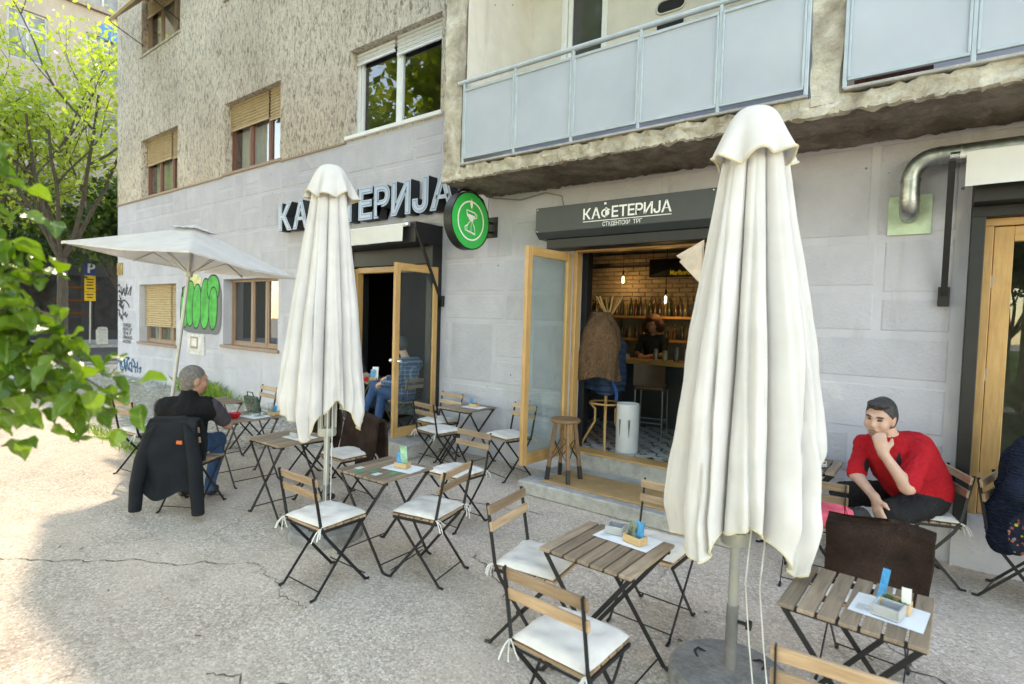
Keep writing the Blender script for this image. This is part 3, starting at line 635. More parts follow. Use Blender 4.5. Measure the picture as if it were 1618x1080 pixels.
# green round blade sign
gs = thing("round_sign", "green round light box sign with white cup and hourglass emblem on a wall bracket", "sign", (-4.9,5.39,3.19))
ax = Matrix.Rotation(math.pi/2, 3, 'Y'); mb = MB(); mb.lathe([(0,-.075),(.36,-.075),(.37,-.065),(.37,.07),(.355,.07),(.355,.062)], 48, (0,0,0), ax); mb.build("drum", MAT["black"], gs, smooth=True)
mb = MB(); mb.lathe([(.356,.0655),(0,.066)], 48, (0,0,0), ax); mb.build("green_face", simple("sign_green", (.0,.44,.085), .35, va=.05, bst=0), gs)
wsign = flat("emblem_white", (.80,.84,.80), .5); mb = MB(); X0 = .070
def ringpts(r, n=48): return [(r*math.cos(2*math.pi*k/n), r*math.sin(2*math.pi*k/n)) for k in range(n)]
a_ = ringpts(.255); b_ = ringpts(.235); mb.add([(X0,y,z) for y, z in a_+b_], [(k, (k+1)%48, 48+(k+1)%48, 48+k) for k in range(48)])
def stroke(mb, pts, w, x=X0+.002):
    n = len(pts); vs = []
    for i in range(n):
        a = Vector(pts[max(0,i-1)]); b = Vector(pts[min(n-1,i+1)]); d = (b-a).normalized(); nn = Vector((-d.y,d.x))*w/2; p = Vector(pts[i])
        vs += [(x,p.x-nn.x,p.y-nn.y),(x,p.x+nn.x,p.y+nn.y)]
    mb.add(vs, [(2*i,2*i+1,2*i+3,2*i+2) for i in range(n-1)])
stroke(mb, [(-.09,.13),(.075,.11),(.07,.06),(.02,-.01),(.06,-.07),(.085,-.17),(-.085,-.135),(-.07,-.06),(-.015,0),(-.075,.06),(-.09,.13),(-.06,.127)], .016)
stroke(mb, [(.075,.105),(.11,.09),(.105,.05),(.06,.035)], .014); stroke(mb, [(-.075,-.06),(-.115,-.085),(-.11,-.13),(-.08,-.135)], .014); stroke(mb, [(0,0),(0,-.15)], .008)
mb.add([(X0+.002,y,z) for y, z in [(-.078,.085),(.068,.068),(.055,.03),(.012,-.005),(-.012,0),(-.062,.045)]], [(0,1,2,3,4,5)])
mb.add([(X0+.002,y,z) for y, z in [(-.08,-.12),(.078,-.15),(.083,-.165),(-.083,-.133)]], [(0,1,2,3)])
mb.add([(X0+.004,y,z) for y, z in [(-.03,.21),(-.01,.25),(-.005,.285),(.02,.24),(.025,.20),(.01,.165),(.015,.145),(-.01,.17)]], [(0,1,2,3,4,5,6,7)])
mb.build("emblem", wsign, gs, fix=False)
mb = MB(); mb.box(-.11,.11,.495,.509,-.15,.13); mb.bar((0,.36,.05),(0,.50,.05), .03, .03); mb.bar((0,.36,-.08),(0,.50,-.08), .03, .03); mb.build("bracket", MAT["black"], gs, bevel=.003)
mb = MB(); mb.tube([(0,-.2,.33),(0,-.08,.40),(0,.1,.41),(0,.3,.33),(0,.42,.15)], .012, 6); mb.build("cable", MAT["black"], gs, smooth=True)
# awnings
def awning(name, lab, x0, x1, y, z, drop, armx, armz, slope=0):
    a = thing(name, lab, "awning")
    mb = MB(); mb.tube([(x0-.06,y,z),(x1+.06,y,z)], .028, 12); mb.build("front_bar", MAT["awning"], a, smooth=True)
    mb = MB(); mb.grid(lambda u, v: (x0+(x1-x0)*u, y-.03-.015*math.sin(u*9)*(1-v)-.006*math.sin(u*31), z+.01-drop*(1-v)), 60, 6); mb.build("valance", MAT["awning"], a, smooth=True)
    mb = MB(); mb.grid(lambda u, v: (x0+(x1-x0)*u, y+(WY-.32-y+.28)*v, z+.03+.09*v), 20, 4); mb.build("cover", MAT["awning"], a, smooth=True)
    for ex in (x0-.07, x1+.07): mb = MB(); mb.tube([(ex-.03,y,z),(ex+.03,y,z)], .03, 10); mb.build("end_cap", MAT["chrome"], a, smooth=True)
    for x in armx:
        mb = MB(); mb.bar((x,y+.02,z-.03),(x,WY-.05,armz), .03, .045, (1,0,0)); mb.box(x-.04,x+.04,WY-.06,WY-.010,armz-.09,armz+.07); mb.build("arm", MAT["black"], a, bevel=.003)
    return a
awning("awning", "rolled up cream awning with black folding arms above the left entrance", -7.85, -6.0, 5.30, 3.22, .24, (-5.80,), 2.18)
awning("awning", "rolled up cream awning over the glazed wooden door at the building's right end", .13, 3.2, 5.50, 3.30, .26, (.045,), 2.24)
# spot light box under the slab
mb = MB(); mb.box(-.06,.06,-.10,0,-.14,.14); o = mb.build("floodlight", MAT["black"], bevel=.01, loc=(-1.22,5.89,3.18)); tag(o, "small black floodlight fixed to the wall beside the signboard", "floodlight")
# galvanised flue
fl = thing("flue_pipe", "shiny galvanised flue pipe bending out of the wall towards the awning", "pipe")
mb = MB(); mb.box(-.375,-.065,5.876,5.892,2.765,3.10); mb.build("wall_plate", MAT["greenplate"], fl, bevel=.003)
pts = [(-.22,5.90,2.93),(-.22,5.80,2.93),(-.22,5.755,2.945),(-.22,5.725,2.98),(-.22,5.72,3.03),(-.22,5.72,3.20)]
for k in range(1, 9): a = math.pi/2*k/8; pts.append((-.22+.17*(1-math.cos(a)), 5.72, 3.20+.17*math.sin(a)))
pts += [(.3,5.72,3.372),(2.9,5.72,3.40)]
mb = MB(); mb.tube(pts, .070, 20); mb.build("pipe", MAT["galv"], fl, smooth=True)
for p, d in (((-.22,5.72,3.02),(0,0,1)),((-.22,5.72,3.19),(0,0,1)),((-.03,5.72,3.37),(1,0,0)),((.10,5.72,3.371),(1,0,0))):
    mb = MB(); p = Vector(p); d = Vector(d); mb.tube([p-d*.008, p+d*.008], .075, 20); mb.build("seam_ring", MAT["galv"], fl, smooth=True)
# utility box, plate, yellow plaque
mb = MB(); mb.box(-14.3,-13.45,5.86,5.90,.88,1.36); ubx = tag(mb.build("meter_box", simple("box_paint", (.62,.60,.60), .6)), "flat pale utility box on the wall below the green graffiti", "utility box")
mb = MB(); mb.box(-14.12,-13.75,5.852,5.861,1.02,1.30); mb.build("door_frame", MAT["tanwood"], ubx); mb = MB(); mb.box(-14.07,-13.80,5.848,5.853,1.07,1.26); mb.build("door", simple("box_door", (.66,.64,.62), .6), ubx)
mb = MB(); mb.box(-19.0,-18.62,5.86,5.895,2.88,3.22); q = tag(mb.build("plaque", simple("gold_plaque", (.50,.36,.16), .35, .5, vs=12, va=.5)), "small yellow plaque at the corner above the black graffiti scribble", "plaque")

# ------------------------------------------------------------------ graffiti (flat paint on the stone)
GY = WY-.0135
def graf(name, lab, strokes, mat):
    mb = MB()
    for k, (pts, w) in enumerate(strokes):
        P = []
        for i in range(len(pts)-1):
            p0 = Vector(pts[max(0,i-1)]); p1 = Vector(pts[i]); p2 = Vector(pts[i+1]); p3 = Vector(pts[min(len(pts)-1,i+2)])
            for q in range(6):
                t_ = q/6; P.append(.5*((2*p1)+(p2-p0)*t_+(2*p0-5*p1+4*p2-p3)*t_*t_+(3*p1-p0-3*p2+p3)*t_**3))
        P.append(Vector(pts[-1])); n = len(P); vs = []
        for i in range(n):
            d = (P[min(n-1,i+1)]-P[max(0,i-1)]); d = d.normalized() if d.length > 1e-6 else Vector((1,0)); nn = Vector((-d.y,d.x))*w/2*random.uniform(.85,1.1)
            vs += [(P[i].x-nn.x,GY-k*.0002,P[i].y-nn.y),(P[i].x+nn.x,GY-k*.0002,P[i].y+nn.y)]
        mb.add(vs, [(2*i,2*i+1,2*i+3,2*i+2) for i in range(n-1)])
    return tag(mb.build(name, mat, fix=False), lab, "graffiti")
blk = flat("spray_black", (.05,.05,.055), .8); blu = flat("spray_blue", (.03,.11,.22), .8)
def U(pts, x0, x1, z0, z1): return [(x0+(x1-x0)*a, z0+(z1-z0)*b) for a, b in pts]
B1 = (-19.0,-17.95,1.55,2.62)
graf("graffiti_tag", "black scribbled graffiti tag on the stone by the building corner", [(U(p,*B1), .045) for p in (
 [(.0,.95),(.12,.98),(.16,.85),(.04,.80),(.2,.78),(.26,.70)], [(.28,.92),(.3,.7),(.42,.88),(.36,.76),(.3,.78)], [(.46,.9),(.52,.68),(.66,1.0)], [(.72,.92),(.62,.72)], [(.72,.7),(.98,.93),(.88,.68)],
 [(.0,.55),(.35,.52),(.05,.42)], [(.1,.70),(.2,.55),(.22,.35)], [(.25,.62),(.05,.4)], [(.2,.5),(.5,.56),(.8,.42),(.82,.36)], [(.15,.38),(.25,.44),(.3,.34),(.4,.44),(.36,.24),(.46,.16),(.55,.24),(.6,.12),(.72,.2)], [(.08,.12),(.16,.2),(.22,.06),(.3,.16),(.36,0)], [(0,.3),(.12,.28),(.05,.18)])], blk)
B2 = (-19.0,-17.25,.08,.52)
graf("graffiti_tag", "dark blue looping graffiti tag low on the wall by the corner", [(U(p,*B2), .055) for p in (
 [(.0,.6),(.06,.7),(.1,.3)], [(.14,.75),(.1,.3),(.18,.1),(.28,.35),(.26,.8),(.18,.85),(.16,.4),(.22,.3)], [(.3,.85),(.34,.1),(.40,.8),(.44,.2)], [(.3,1.0),(.5,.98),(.42,.86)], [(.48,.15),(.5,.6),(.58,.65),(.6,.15),(.5,.35)], [(.62,.1),(.62,.9),(.72,.75),(.76,.1)], [(.66,.5),(.82,.5),(.84,.85),(.84,.15)], [(.9,.4),(.99,.5),(.93,.15)])], blu)
st = thing("stencil_text", "five small lines of black stencilled lettering on the wall near the corner", "graffiti")
for i, l in enumerate(("СЛОБОДА","МОЖЕ ДА","ТЕЧЕ И","ПРЕКО","НАСЛОВА")):
    me = text_mesh(l, 1, 0, .02, "stencil_line"); lo_, hi_ = bounds(me); w_ = .62+.08*((i*3)%2)
    link("stencil_line", me, blk, st, (-18.62, GY, 1.40-i*.118), (R(90),0,0), (w_/(hi_[0]-lo_[0]), .125, 1))
# green bubble letters
grn = simple("spray_green", (.03,.40,.06), .7, vs=5, va=.4, bst=0); gout = flat("spray_outline", (.035,.06,.045), .8); gsh = flat("spray_grey_shadow", (.16,.165,.17), .8); yel = simple("spray_yellow", (.62,.60,.30), .8, vs=6, va=.3, bst=0)
gf = thing("graffiti_throwup", "big green bubble letter graffiti with grey drop shadow between the lower windows", "graffiti")
def blob(cx, cz, rx, rz, dy, mat, name, pw=2.2, tilt=0, parent=gf):
    mb = MB(); pts = []
    for k in range(40):
        a = 2*math.pi*k/40; c_, s_ = math.cos(a), math.sin(a); x = rx*math.copysign(abs(c_)**(2/pw), c_); z = rz*math.copysign(abs(s_)**(2/pw), s_)
        pts.append((cx+x+tilt*z, GY-dy, cz+z))
    mb.poly(pts); mb.build(name, mat, parent)
blob(-13.72, 1.72, .98, .34, .0, gsh, "shadow", 4); blob(-12.98,2.0,.33,.62,.0002,gsh,"shadow",3)
blob(-14.0, 2.62, .35, .16, .0001, yel, "yellow_spray", 2)
for i, (cx, cz, rx, rz, tl) in enumerate(((-14.52,2.0,.26,.52,.10),(-14.22,2.08,.25,.56,.05),(-13.88,2.02,.24,.54,.08),(-13.45,2.08,.25,.60,.06),(-13.05,2.44,.31,.31,0),(-13.05,1.98,.22,.50,.05))):
    blob(cx, cz, rx, rz, .0006+i*.0008, gout, "outline", 2.3, tl); blob(cx, cz, rx-.035, rz-.035, .0010+i*.0008, grn, "letter", 2.3, tl)

# ------------------------------------------------------------------ bar inside
bulbm = emit("filament_glow", (1, .62, .22), 4)
def pendant(x, y, z, lab):
    p = thing("pendant_lamp", lab, "lamp", (x,y,z)); mb = MB(); mb.tube([(0,0,.16),(0,0,3.4-z)], .006, 6); mb.build("flex", MAT["rubber"], p)
    mb = MB(); mb.lathe([(0,.17),(.018,.165),(.022,.10),(.02,.09)], 12); mb.build("socket", MAT["black"], p, smooth=True)
    mb = MB(); mb.lathe([(.015,.095),(.028,.05),(.03,-.02),(.026,-.06),(.012,-.075),(0,-.078)], 16); mb.build("bulb", MAT["tumbler"], p, smooth=True)
    mb = MB(); mb.lathe([(0,.06),(.016,.05),(.017,-.045),(0,-.055)], 10); mb.build("filament", bulbm, p, smooth=True)
    l = bpy.data.lights.new("lamp_light", 'POINT'); l.energy = .6; l.color = (1,.62,.28); l.shadow_soft_size = .04; lo_ = bpy.data.objects.new("lamp_light", l); COL.objects.link(lo_); lo_.location = (x, y-.06, z-.12)
pendant(-4.50, 9.15, 2.70, "glowing filament pendant bulb hanging at the upper left of the bar"); pendant(-3.55, 8.8, 2.33, "lower glowing filament pendant bulb hanging in front of the bottle shelf")
for x, z, y in ((-4.9,3.1,9.2),(-3.2,3.12,9.0)):
    l = bpy.data.lights.new("spot_light", 'SPOT'); l.energy = .8; l.color = (1,.70,.38); l.spot_size = R(85); l.shadow_soft_size = .03; lo_ = bpy.data.objects.new("spot_light", l); COL.objects.link(lo_); lo_.location = (x+.4, y-.75, 3.25); lo_.rotation_euler = (R(40), 0, R(0))
tk = thing("track_light", "black ceiling track with small spot heads inside the cafe", "lamp"); mb = MB(); mb.box(-5.5,-2.4,8.38,8.44,3.30,3.34); mb.build("track", MAT["black"], tk)
for x in (-5.0,-4.45,-3.75,-3.2,-2.8): mb = MB(); mb.lathe([(0,.05),(.03,.045),(.04,-.05),(.03,-.055)], 12, (x,8.42,3.24), Matrix.Rotation(.5,3,'X')); mb.tube([(x,8.41,3.25),(x,8.41,3.32)], .01, 6); mb.build("spot_head", MAT["black"], tk, smooth=True)
mb = MB(); mb.tube([(-5.6,9.40,2.96),(-2.6,9.40,2.98)], .016, 8); tag(mb.build("conduit_pipe", MAT["rubber"], smooth=True), "thin dark conduit pipe running along the brick wall inside", "pipe")
ad = thing("hanging_display", "dark hanging cigarette advert with yellow brand lettering above the bar", "sign", (-3.62,9.0,2.72))
mb = MB(); mb.box(-.30,.52,-.06,.06,0,.30); mb.build("case", MAT["dark"], ad, bevel=.005); mb = MB(); mb.add([(-.3,-.0615,.02),(.1,-.0615,.14),(.1,-.0615,.02)], [(0,1,2)]); mb.build("red_chevron", flat("advert_grey", (.10,.11,.11)), ad)
me = text_mesh("Marlboro", 1, 0, .02, "brand_lettering"); link("brand_lettering", me, emit("yellow_letter", (.8,.55,.05), .035), ad, (.07,-.063,.03), (R(90),0,0), (.34/3.75,.11,1))
for x in (-.25,.47): mb = MB(); mb.tube([(x,0,.3),(x,0,.66)], .004, 5); mb.build("hanger", MAT["black"], ad)
shelf = thing("bottle_shelf", "wooden shelf with rows of bottles on the brick wall behind the bar", "shelf"); mb = MB(); mb.box(-5.4,-2.6,9.14,9.42,2.02,2.06); mb.box(-5.4,-2.6,9.14,9.42,1.62,1.66); mb.build("board", MAT["oakh"], shelf)
mb = MB(); mb.box(-5.4,-5.36,9.16,9.40,.33,2.02); mb.box(-2.64,-2.6,9.16,9.40,.33,2.02); mb.build("upright", MAT["oak"], shelf)
bp = [(0,0),(.035,0),(.037,.02),(.037,.19),(.03,.22),(.014,.25),(.013,.30),(.016,.30),(.016,.32),(0,.32)]
mb = MB(); mb.lathe(bp, 12); bme = mb.mesh("bottle", True); bmats = [simple("bottle_%d" % i, c, .15, va=.3, bst=0) for i, c in enumerate(((.03,.05,.03),(.09,.045,.015),(.05,.05,.05),(.16,.13,.08)))]
bmes = []
for i in range(4): q = bme.copy(); q.materials.append(bmats[i]); bmes.append(q)
for k in range(20):
    o = link("bottle", bmes[k%4], None, None, (-5.15+k*.094+random.uniform(-.015,.015), 9.28+random.uniform(-.05,.05), 2.061)); tag(o, "dark bottle in the row on the upper bar shelf", "bottle", "bottles on the upper bar shelf"); o.scale = (1,1,random.uniform(.85,1.1))
for k in range(16):
    o = link("bottle", bmes[(k*3)%4], None, None, (-5.1+k*.14, 9.27, 1.661)); tag(o, "dark bottle in the row on the lower bar shelf", "bottle", "bottles on the lower bar shelf"); o.scale = (1,1,random.uniform(.7,1.0))
bc = thing("bar_counter", "dark bar counter with a wooden top inside the cafe", "counter"); mb = MB(); mb.box(-5.3,-2.0,8.05,8.55,1.29,1.36); mb.build("counter_top", MAT["oakh"], bc, bevel=.005); mb = MB(); mb.box(-5.25,-2.05,8.15,8.5,.33,1.29); mb.build("counter_front", MAT["anth"], bc)
jm = [simple("jar_%d" % i, c, .25, va=.2, bst=0) for i, c in enumerate(((.22,.23,.23),(.30,.27,.2),(.12,.14,.15),(.42,.42,.4)))]
for i, (x, h, r) in enumerate(((-4.6,.10,.05),(-4.4,.08,.06),(-4.15,.06,.08),(-3.95,.07,.05),(-3.45,.18,.04),(-3.3,.16,.045),(-3.12,.22,.04),(-2.95,.2,.045))):
    mb = MB(); mb.lathe([(0,0),(r,.0),(r,h*.8),(r*.8,h),(0,h)], 14); tag(mb.build("jar", jm[i%4], None, True, loc=(x,8.25,1.361)), "small jar standing on the bar counter", "jar", "jars on the bar counter")
def bar_stool(x, y, lab):
    s_ = thing("bar_stool", lab, "stool", (x,y,.33), .2); mb = MB()
    for a, b in ((-.2,-.2),(.2,-.2),(.2,.2),(-.2,.2)): mb.tube([(a,b,0),(a*.95,b*.95,.66)], .011, 8)
    mb.tube([(-.2,-.2,.2),(.2,-.2,.2),(.2,.2,.2),(-.2,.2,.2),(-.2,-.2,.2)], .009, 6); mb.build("frame", MAT["steelgrey"], s_, smooth=True)
    mb = MB(); mb.box(-.21,.21,-.2,.2,.66,.72); mb.build("seat", simple("brown_leather", (.10,.055,.035), .5), s_, bevel=.02)
    mb = MB(); mb.grid(lambda u, v: ((u-.5)*.44, -.2+.06*math.cos((u-.5)*3), .72+.30*v), 14, 5); mb.grid(lambda u, v: ((u-.5)*.44, -.215+.06*math.cos((u-.5)*3), .72+.30*v), 14, 5); mb.build("backrest", MAT_leather, s_, smooth=True)
MAT_leather = simple("dark_leather", (.075,.042,.028), .5)
bar_stool(-3.2, 7.55, "brown leather bar stool on steel legs at the counter behind the white bin"); bar_stool(-2.45, 7.6, "brown leather bar stool at the counter's right part, half behind the parasol")
# coat stand with coats
cs = thing("coat_stand", "bentwood coat stand just inside the open cafe door", "coat stand", (-3.33,6.40,.33)); mb = MB()
for k in range(4):
    a = math.pi/2*k+.5; c_, s_ = math.cos(a), math.sin(a); mb.tube([(c_*.30,s_*.30,.0),(c_*.24,s_*.24,.12),(c_*.13,s_*.13,.32),(c_*.13,s_*.13,.48),(c_*.20,s_*.20,.56)], .016, 8)
mb.build("leg", MAT["oak"], cs, smooth=True)
mb = MB(); mb.tube([(math.cos(a/10*math.pi)*.2, math.sin(a/10*math.pi)*.2, .565) for a in range(21)], .013, 8); mb.build("ring", MAT["oak"], cs, smooth=True)
mb = MB(); mb.tube([(0,0,.25),(0,0,1.75)], .022, 10); mb.build("post", MAT["oak"], cs, smooth=True)
for k in range(6): a = k*math.pi/3+.2; mb = MB(); mb.tube([(0,0,1.66),(math.cos(a)*.06,math.sin(a)*.06,1.74),(math.cos(a)*.17,math.sin(a)*.17,1.93)], .013, 8); mb.build("hook", MAT["oak"], cs, smooth=True)
t = NT("fur"); c = t.co((1,1,.6)); n_ = t.noise(c, 45, 5, .7, 1.5); n2 = t.noise(c, 5, 3); t.pbr(t.mix(.6, t.ramp(n_, [(.3,(.10,.05,.028)),(.7,(.42,.255,.155))]), t.ramp(n2, [(.3,.5),(.7,1.2)]), 'MULTIPLY'), .95, 0, t.bump(n_, 1, .04), .1); MAT["fur"] = t.m
t = NT("puffer"); c = t.co(); w_ = t.n("TexWave", wave_type='BANDS', bands_direction='Z'); t.set(w_, 0, c); t.set(w_, 1, 4); t.pbr((.018,.035,.075,1), .5, 0, t.bump(w_.outputs[1], .8, .03), .3); MAT["puffer"] = t.m
def hang(name, lab, loc, w, d, z1, z0, mat, seed, flare=1.15, top=.6):
    def fn(u, v):
        a = 2*math.pi*u; z = z1+(z0-z1)*v; k = (top+(1-top)*min(1, v*4))*(1+(flare-1)*v); n_ = noise.noise(Vector((math.cos(a)*2+seed, math.sin(a)*2, z*2.5)))*.22+.10*math.sin(a*5+seed)*v
        return (loc[0]+w/2*k*(1+n_)*math.cos(a), loc[1]+d/2*k*(1+n_)*math.sin(a), z + (.03*math.sin(a*3+seed) if v > .9 else 0))
    mb = MB(); mb.grid(fn, 40, 26, True); mb.poly([fn(i/40, 0) for i in range(40)]); return tag(mb.build(name, mat, None, True, ang=80), lab, "coat")
hang("puffer_jacket", "navy blue quilted jacket hanging under the fur coat on the coat stand", (-3.36,6.43), .52, .38, 1.86, 1.04, MAT["puffer"], 2, 1.05, .45)
hang("fur_coat", "brown fur coat hanging on the bentwood coat stand in the doorway", (-3.40,6.30), .50, .38, 2.06, 1.22, MAT["fur"], 5, 1.15, .5)
fur_o = COL.objects["fur_coat"]; rr = random.Random(4); fm = MB()
for p in list(fur_o.data.polygons):
    for q in range(4):
        vs = [fur_o.data.vertices[i].co for i in p.vertices]
        if len(vs) != 4: continue
        a, b2 = rr.random(), rr.random(); c0 = vs[0]*(1-a)*(1-b2)+vs[1]*a*(1-b2)+vs[2]*a*b2+vs[3]*(1-a)*b2; n_ = p.normal; d = (Vector((rr.uniform(-.6,.6),rr.uniform(-.6,.6),-1))+n_*rr.uniform(.5,1.3)).normalized()*rr.uniform(.015,.035); s2 = d.cross(n_).normalized()*.006
        fm.add([c0-s2, c0+s2, c0+d], [(0,1,2)])
fo_ = fm.build("fur_pile", MAT["fur"], fur_o, fix=False); fo_["kind"] = "stuff"
mb = MB(); mb.grid(lambda u, v: (-3.17+.05*u+.06*(1-v)+.02*math.sin(v*6), 6.21+.02*math.sin(u*5), .97+.34*v), 6, 14); tag(mb.build("blue_scarf", simple("blue_cloth", (.01,.10,.35), .8), None, True), "bright blue scarf end hanging below the coats", "scarf")
bn = thing("bin", "white cylindrical umbrella bin on the patterned floor inside the door", "bin", (-2.98,6.33,.33)); mb = MB(); mb.lathe([(.13,0),(.14,.01),(.14,.60),(.132,.605),(.128,.60),(.125,.03),(0,.03)], 32); mb.build("shell", simple("bin_white", (.60,.61,.63), .45, va=.05, bst=0), bn, smooth=True)
mb = MB()
for a0 in (-1.95,-1.1):
    for k in range(5): a = a0+k*.05; mb.tube([(.1412*math.cos(a),.1412*math.sin(a),.42),(.1412*math.cos(a0+.1),.1412*math.sin(a0+.1),.2)], .0025, 4)
mb.build("drawn_mark", MAT["dgrey"], bn)
# stool outside on the mat
ws = thing("wooden_stool", "tall three legged wooden stool with dark metal feet on the doorstep", "stool", (-3.22,5.25,.15), .3)
mb = MB(); mb.lathe([(0,.66),(.16,.66),(.168,.672),(.168,.69),(.16,.70),(0,.70)], 28); mb.build("seat", wood("stool_wood", (.13,.065,.03), (.27,.145,.07), .5, 0), ws, smooth=True)
for k in range(4):
    a = k*math.pi/2+.5; c_, s_ = math.cos(a), math.sin(a); mb = MB(); mb.bar((c_*.11,s_*.11,.66),(c_*.175,s_*.175,.16), .036, .045); lg = mb.build("leg", MAT["oak"] if 0 else bpy.data.materials["stool_wood"], ws, bevel=.005)
    mb = MB(); mb.bar((c_*.175,s_*.175,.165),(c_*.195,s_*.195,0), .040, .049); mb.build("foot", MAT["black"], lg, bevel=.004)
mb = MB()
for k in range(4): a = k*math.pi/2+.5; b = a+math.pi/2; mb.tube([(math.cos(a)*.13,math.sin(a)*.13,.48),(math.cos(b)*.17,math.sin(b)*.17,.22)], .005, 6); mb.tube([(math.cos(b)*.13,math.sin(b)*.13,.48),(math.cos(a)*.17,math.sin(a)*.17,.22)], .005, 6)
mb.build("brace", MAT["black"], ws)
mb = MB(); mb.box(-3.38,-1.75,5.05,5.62,.1505,.168); tag(mb.build("doormat", MAT["mattan"], bevel=.006), "tan coir doormat lying on the concrete doorstep", "doormat")
mb = MB(); mb.add([(-1.80,5.10,2.66),(-1.74,5.12,2.68),(-1.72,5.10,2.30),(-1.93,5.08,2.52)], [(0,1,2,3)]); mb.prism([(-1.97,5.10,2.58),(-1.73,5.14,2.72),(-1.73,5.14,2.38)], (.004,.006,0)); tag(mb.build("paper_menu", simple("kraft_paper", (.60,.48,.38), .8)), "pale kraft paper sheet fixed on the open door leaf behind the parasol", "paper")
# ------------------------------------------------------------------ folding chairs and tables
WH = .195
CM = {}
mb = MB(); mb.box(-WH-.012, WH+.012, -.008, .008, -.026, .026); CM["back_slat"] = mb.mesh("back_slat", bevel=.003)
mb = MB(); mb.box(-WH+.012, WH-.012, -.024, .024, -.008, .008); CM["seat_slat"] = mb.mesh("seat_slat", bevel=.003)
def flatbar(pts, w, t_):
    mb = MB()
    for a, b in zip(pts, pts[1:]): mb.bar(a, b, t_, w, (0,1,0) if abs(b[2]-a[2]) < abs(b[1]-a[1]) else (0,1,0))
    return mb
LP = [(0,-.225,.80),(0,-.165,.47),(0,-.13,.40),(0,.195,.012)]
for s_ in (-1, 1):
    x = s_*(WH-.004); mb = MB(); P = [(x, p[1], p[2]) for p in LP]
    for a, b in zip(P, P[1:]): mb.bar(a, b, .006, .020, (0,1,.2))
    mb.tube([(x,.18,.03),(x,.19,.012),(x,.225,.008)], .009, 6); CM["long%d" % s_] = mb.mesh("side_bar")
    x2 = s_*(WH-.018); mb = MB(); mb.bar((x2,.165,.435),(x2,-.19,.012), .006, .018, (0,1,.2)); mb.tube([(x2,-.18,.02),(x2,-.195,.010),(x2,-.225,.008)], .009, 6); CM["leg%d" % s_] = mb.mesh("leg")
mb = MB(); mb.tube([(-WH,.188,.055),(WH,.188,.055)], .0045, 6); CM["st1"] = mb.mesh("stretcher"); mb = MB(); mb.tube([(-WH+.015,-.165,.05),(WH-.015,-.165,.05)], .0045, 6); CM["st2"] = mb.mesh("stretcher")
mb = MB(); mb.bar((-WH+.008,-.165,.435),(-WH+.008,.185,.435), .012, .016); mb.bar((WH-.008,-.165,.435),(WH-.008,.185,.435), .012, .016); mb.tube([(-WH,-.165,.432),(WH,-.165,.432)], .006, 6); CM["sf"] = mb.mesh("seat_frame")
def cushion_fn(u, v, top):
    x = (u-.5)*2; y = (v-.5)*2; e = (1-abs(x)**5)*(1-abs(y)**5); e = max(0, e)**.45
    sx = .185*(1-.05*abs(y)**3); sy = .18*(1-.05*abs(x)**3)
    q = .013*(math.exp(-((abs(x)-.42)**2+(abs(y)-.42)**2)*30)) + .007*noise.noise(Vector((x*2.6, y*2.6, 1.3)))
    return (x*sx, y*sy+.01, .454+(.024+.022*e*(1 if top else 0)-q*(1 if top else 0))*(1 if top else 0)+(.012 if not top else 0)*(1-e)+(0 if top else 0))
mb = MB(); mb.grid(lambda u, v: cushion_fn(u, v, True), 22, 22); mb.grid(lambda u, v: ((u-.5)*.365, (v-.5)*.355+.01, .455+.012*(max(abs(u-.5),abs(v-.5))*2)**8), 22, 22)
# side skirt joining top and bottom
def edge_loop(top):
    L = []
    for k in range(22): L.append((k/21, 0))
    for k in range(1, 22): L.append((1, k/21))
    for k in range(20, -1, -1): L.append((k/21, 1))
    for k in range(20, 0, -1): L.append((0, k/21))
    return L
L = edge_loop(1); n_ = len(L); A = [cushion_fn(u, v, True) for u, v in L]; B = [((u-.5)*.365, (v-.5)*.355+.01, .455+.012*(max(abs(u-.5),abs(v-.5))*2)**8) for u, v in L]
Mid = [((a[0]+b[0])/2*1.03, (a[1]-.01+b[1]-.01)/2*1.03+.01, (a[2]+b[2])/2) for a, b in zip(A, B)]
mb.add(A+Mid+B, [(i, (i+1)%n_, n_+(i+1)%n_, n_+i) for i in range(n_)]+[(n_+i, n_+(i+1)%n_, 2*n_+(i+1)%n_, 2*n_+i) for i in range(n_)])
CM["cushion"] = mb.mesh("seat_cushion", True, ang=75)
def tie(x, seed):
    rr = random.Random(seed); mb = MB()
    for k in range(4):
        p = [Vector((x, -.172, .465))]; d = Vector((rr.uniform(-.5,.5), -rr.uniform(.3,1), rr.uniform(-.3,.6)))
        for j in range(5): p.append(p[-1]+d*.012); d += Vector((rr.uniform(-.5,.5), rr.uniform(-.4,.4), -.6))
        mb.tube(p, .0032, 5)
    return mb.mesh("tie")
CM["tie1"] = tie(-WH+.01, 3); CM["tie2"] = tie(WH-.01, 8)
CHAIRG = "folding cafe chairs with wooden slats"
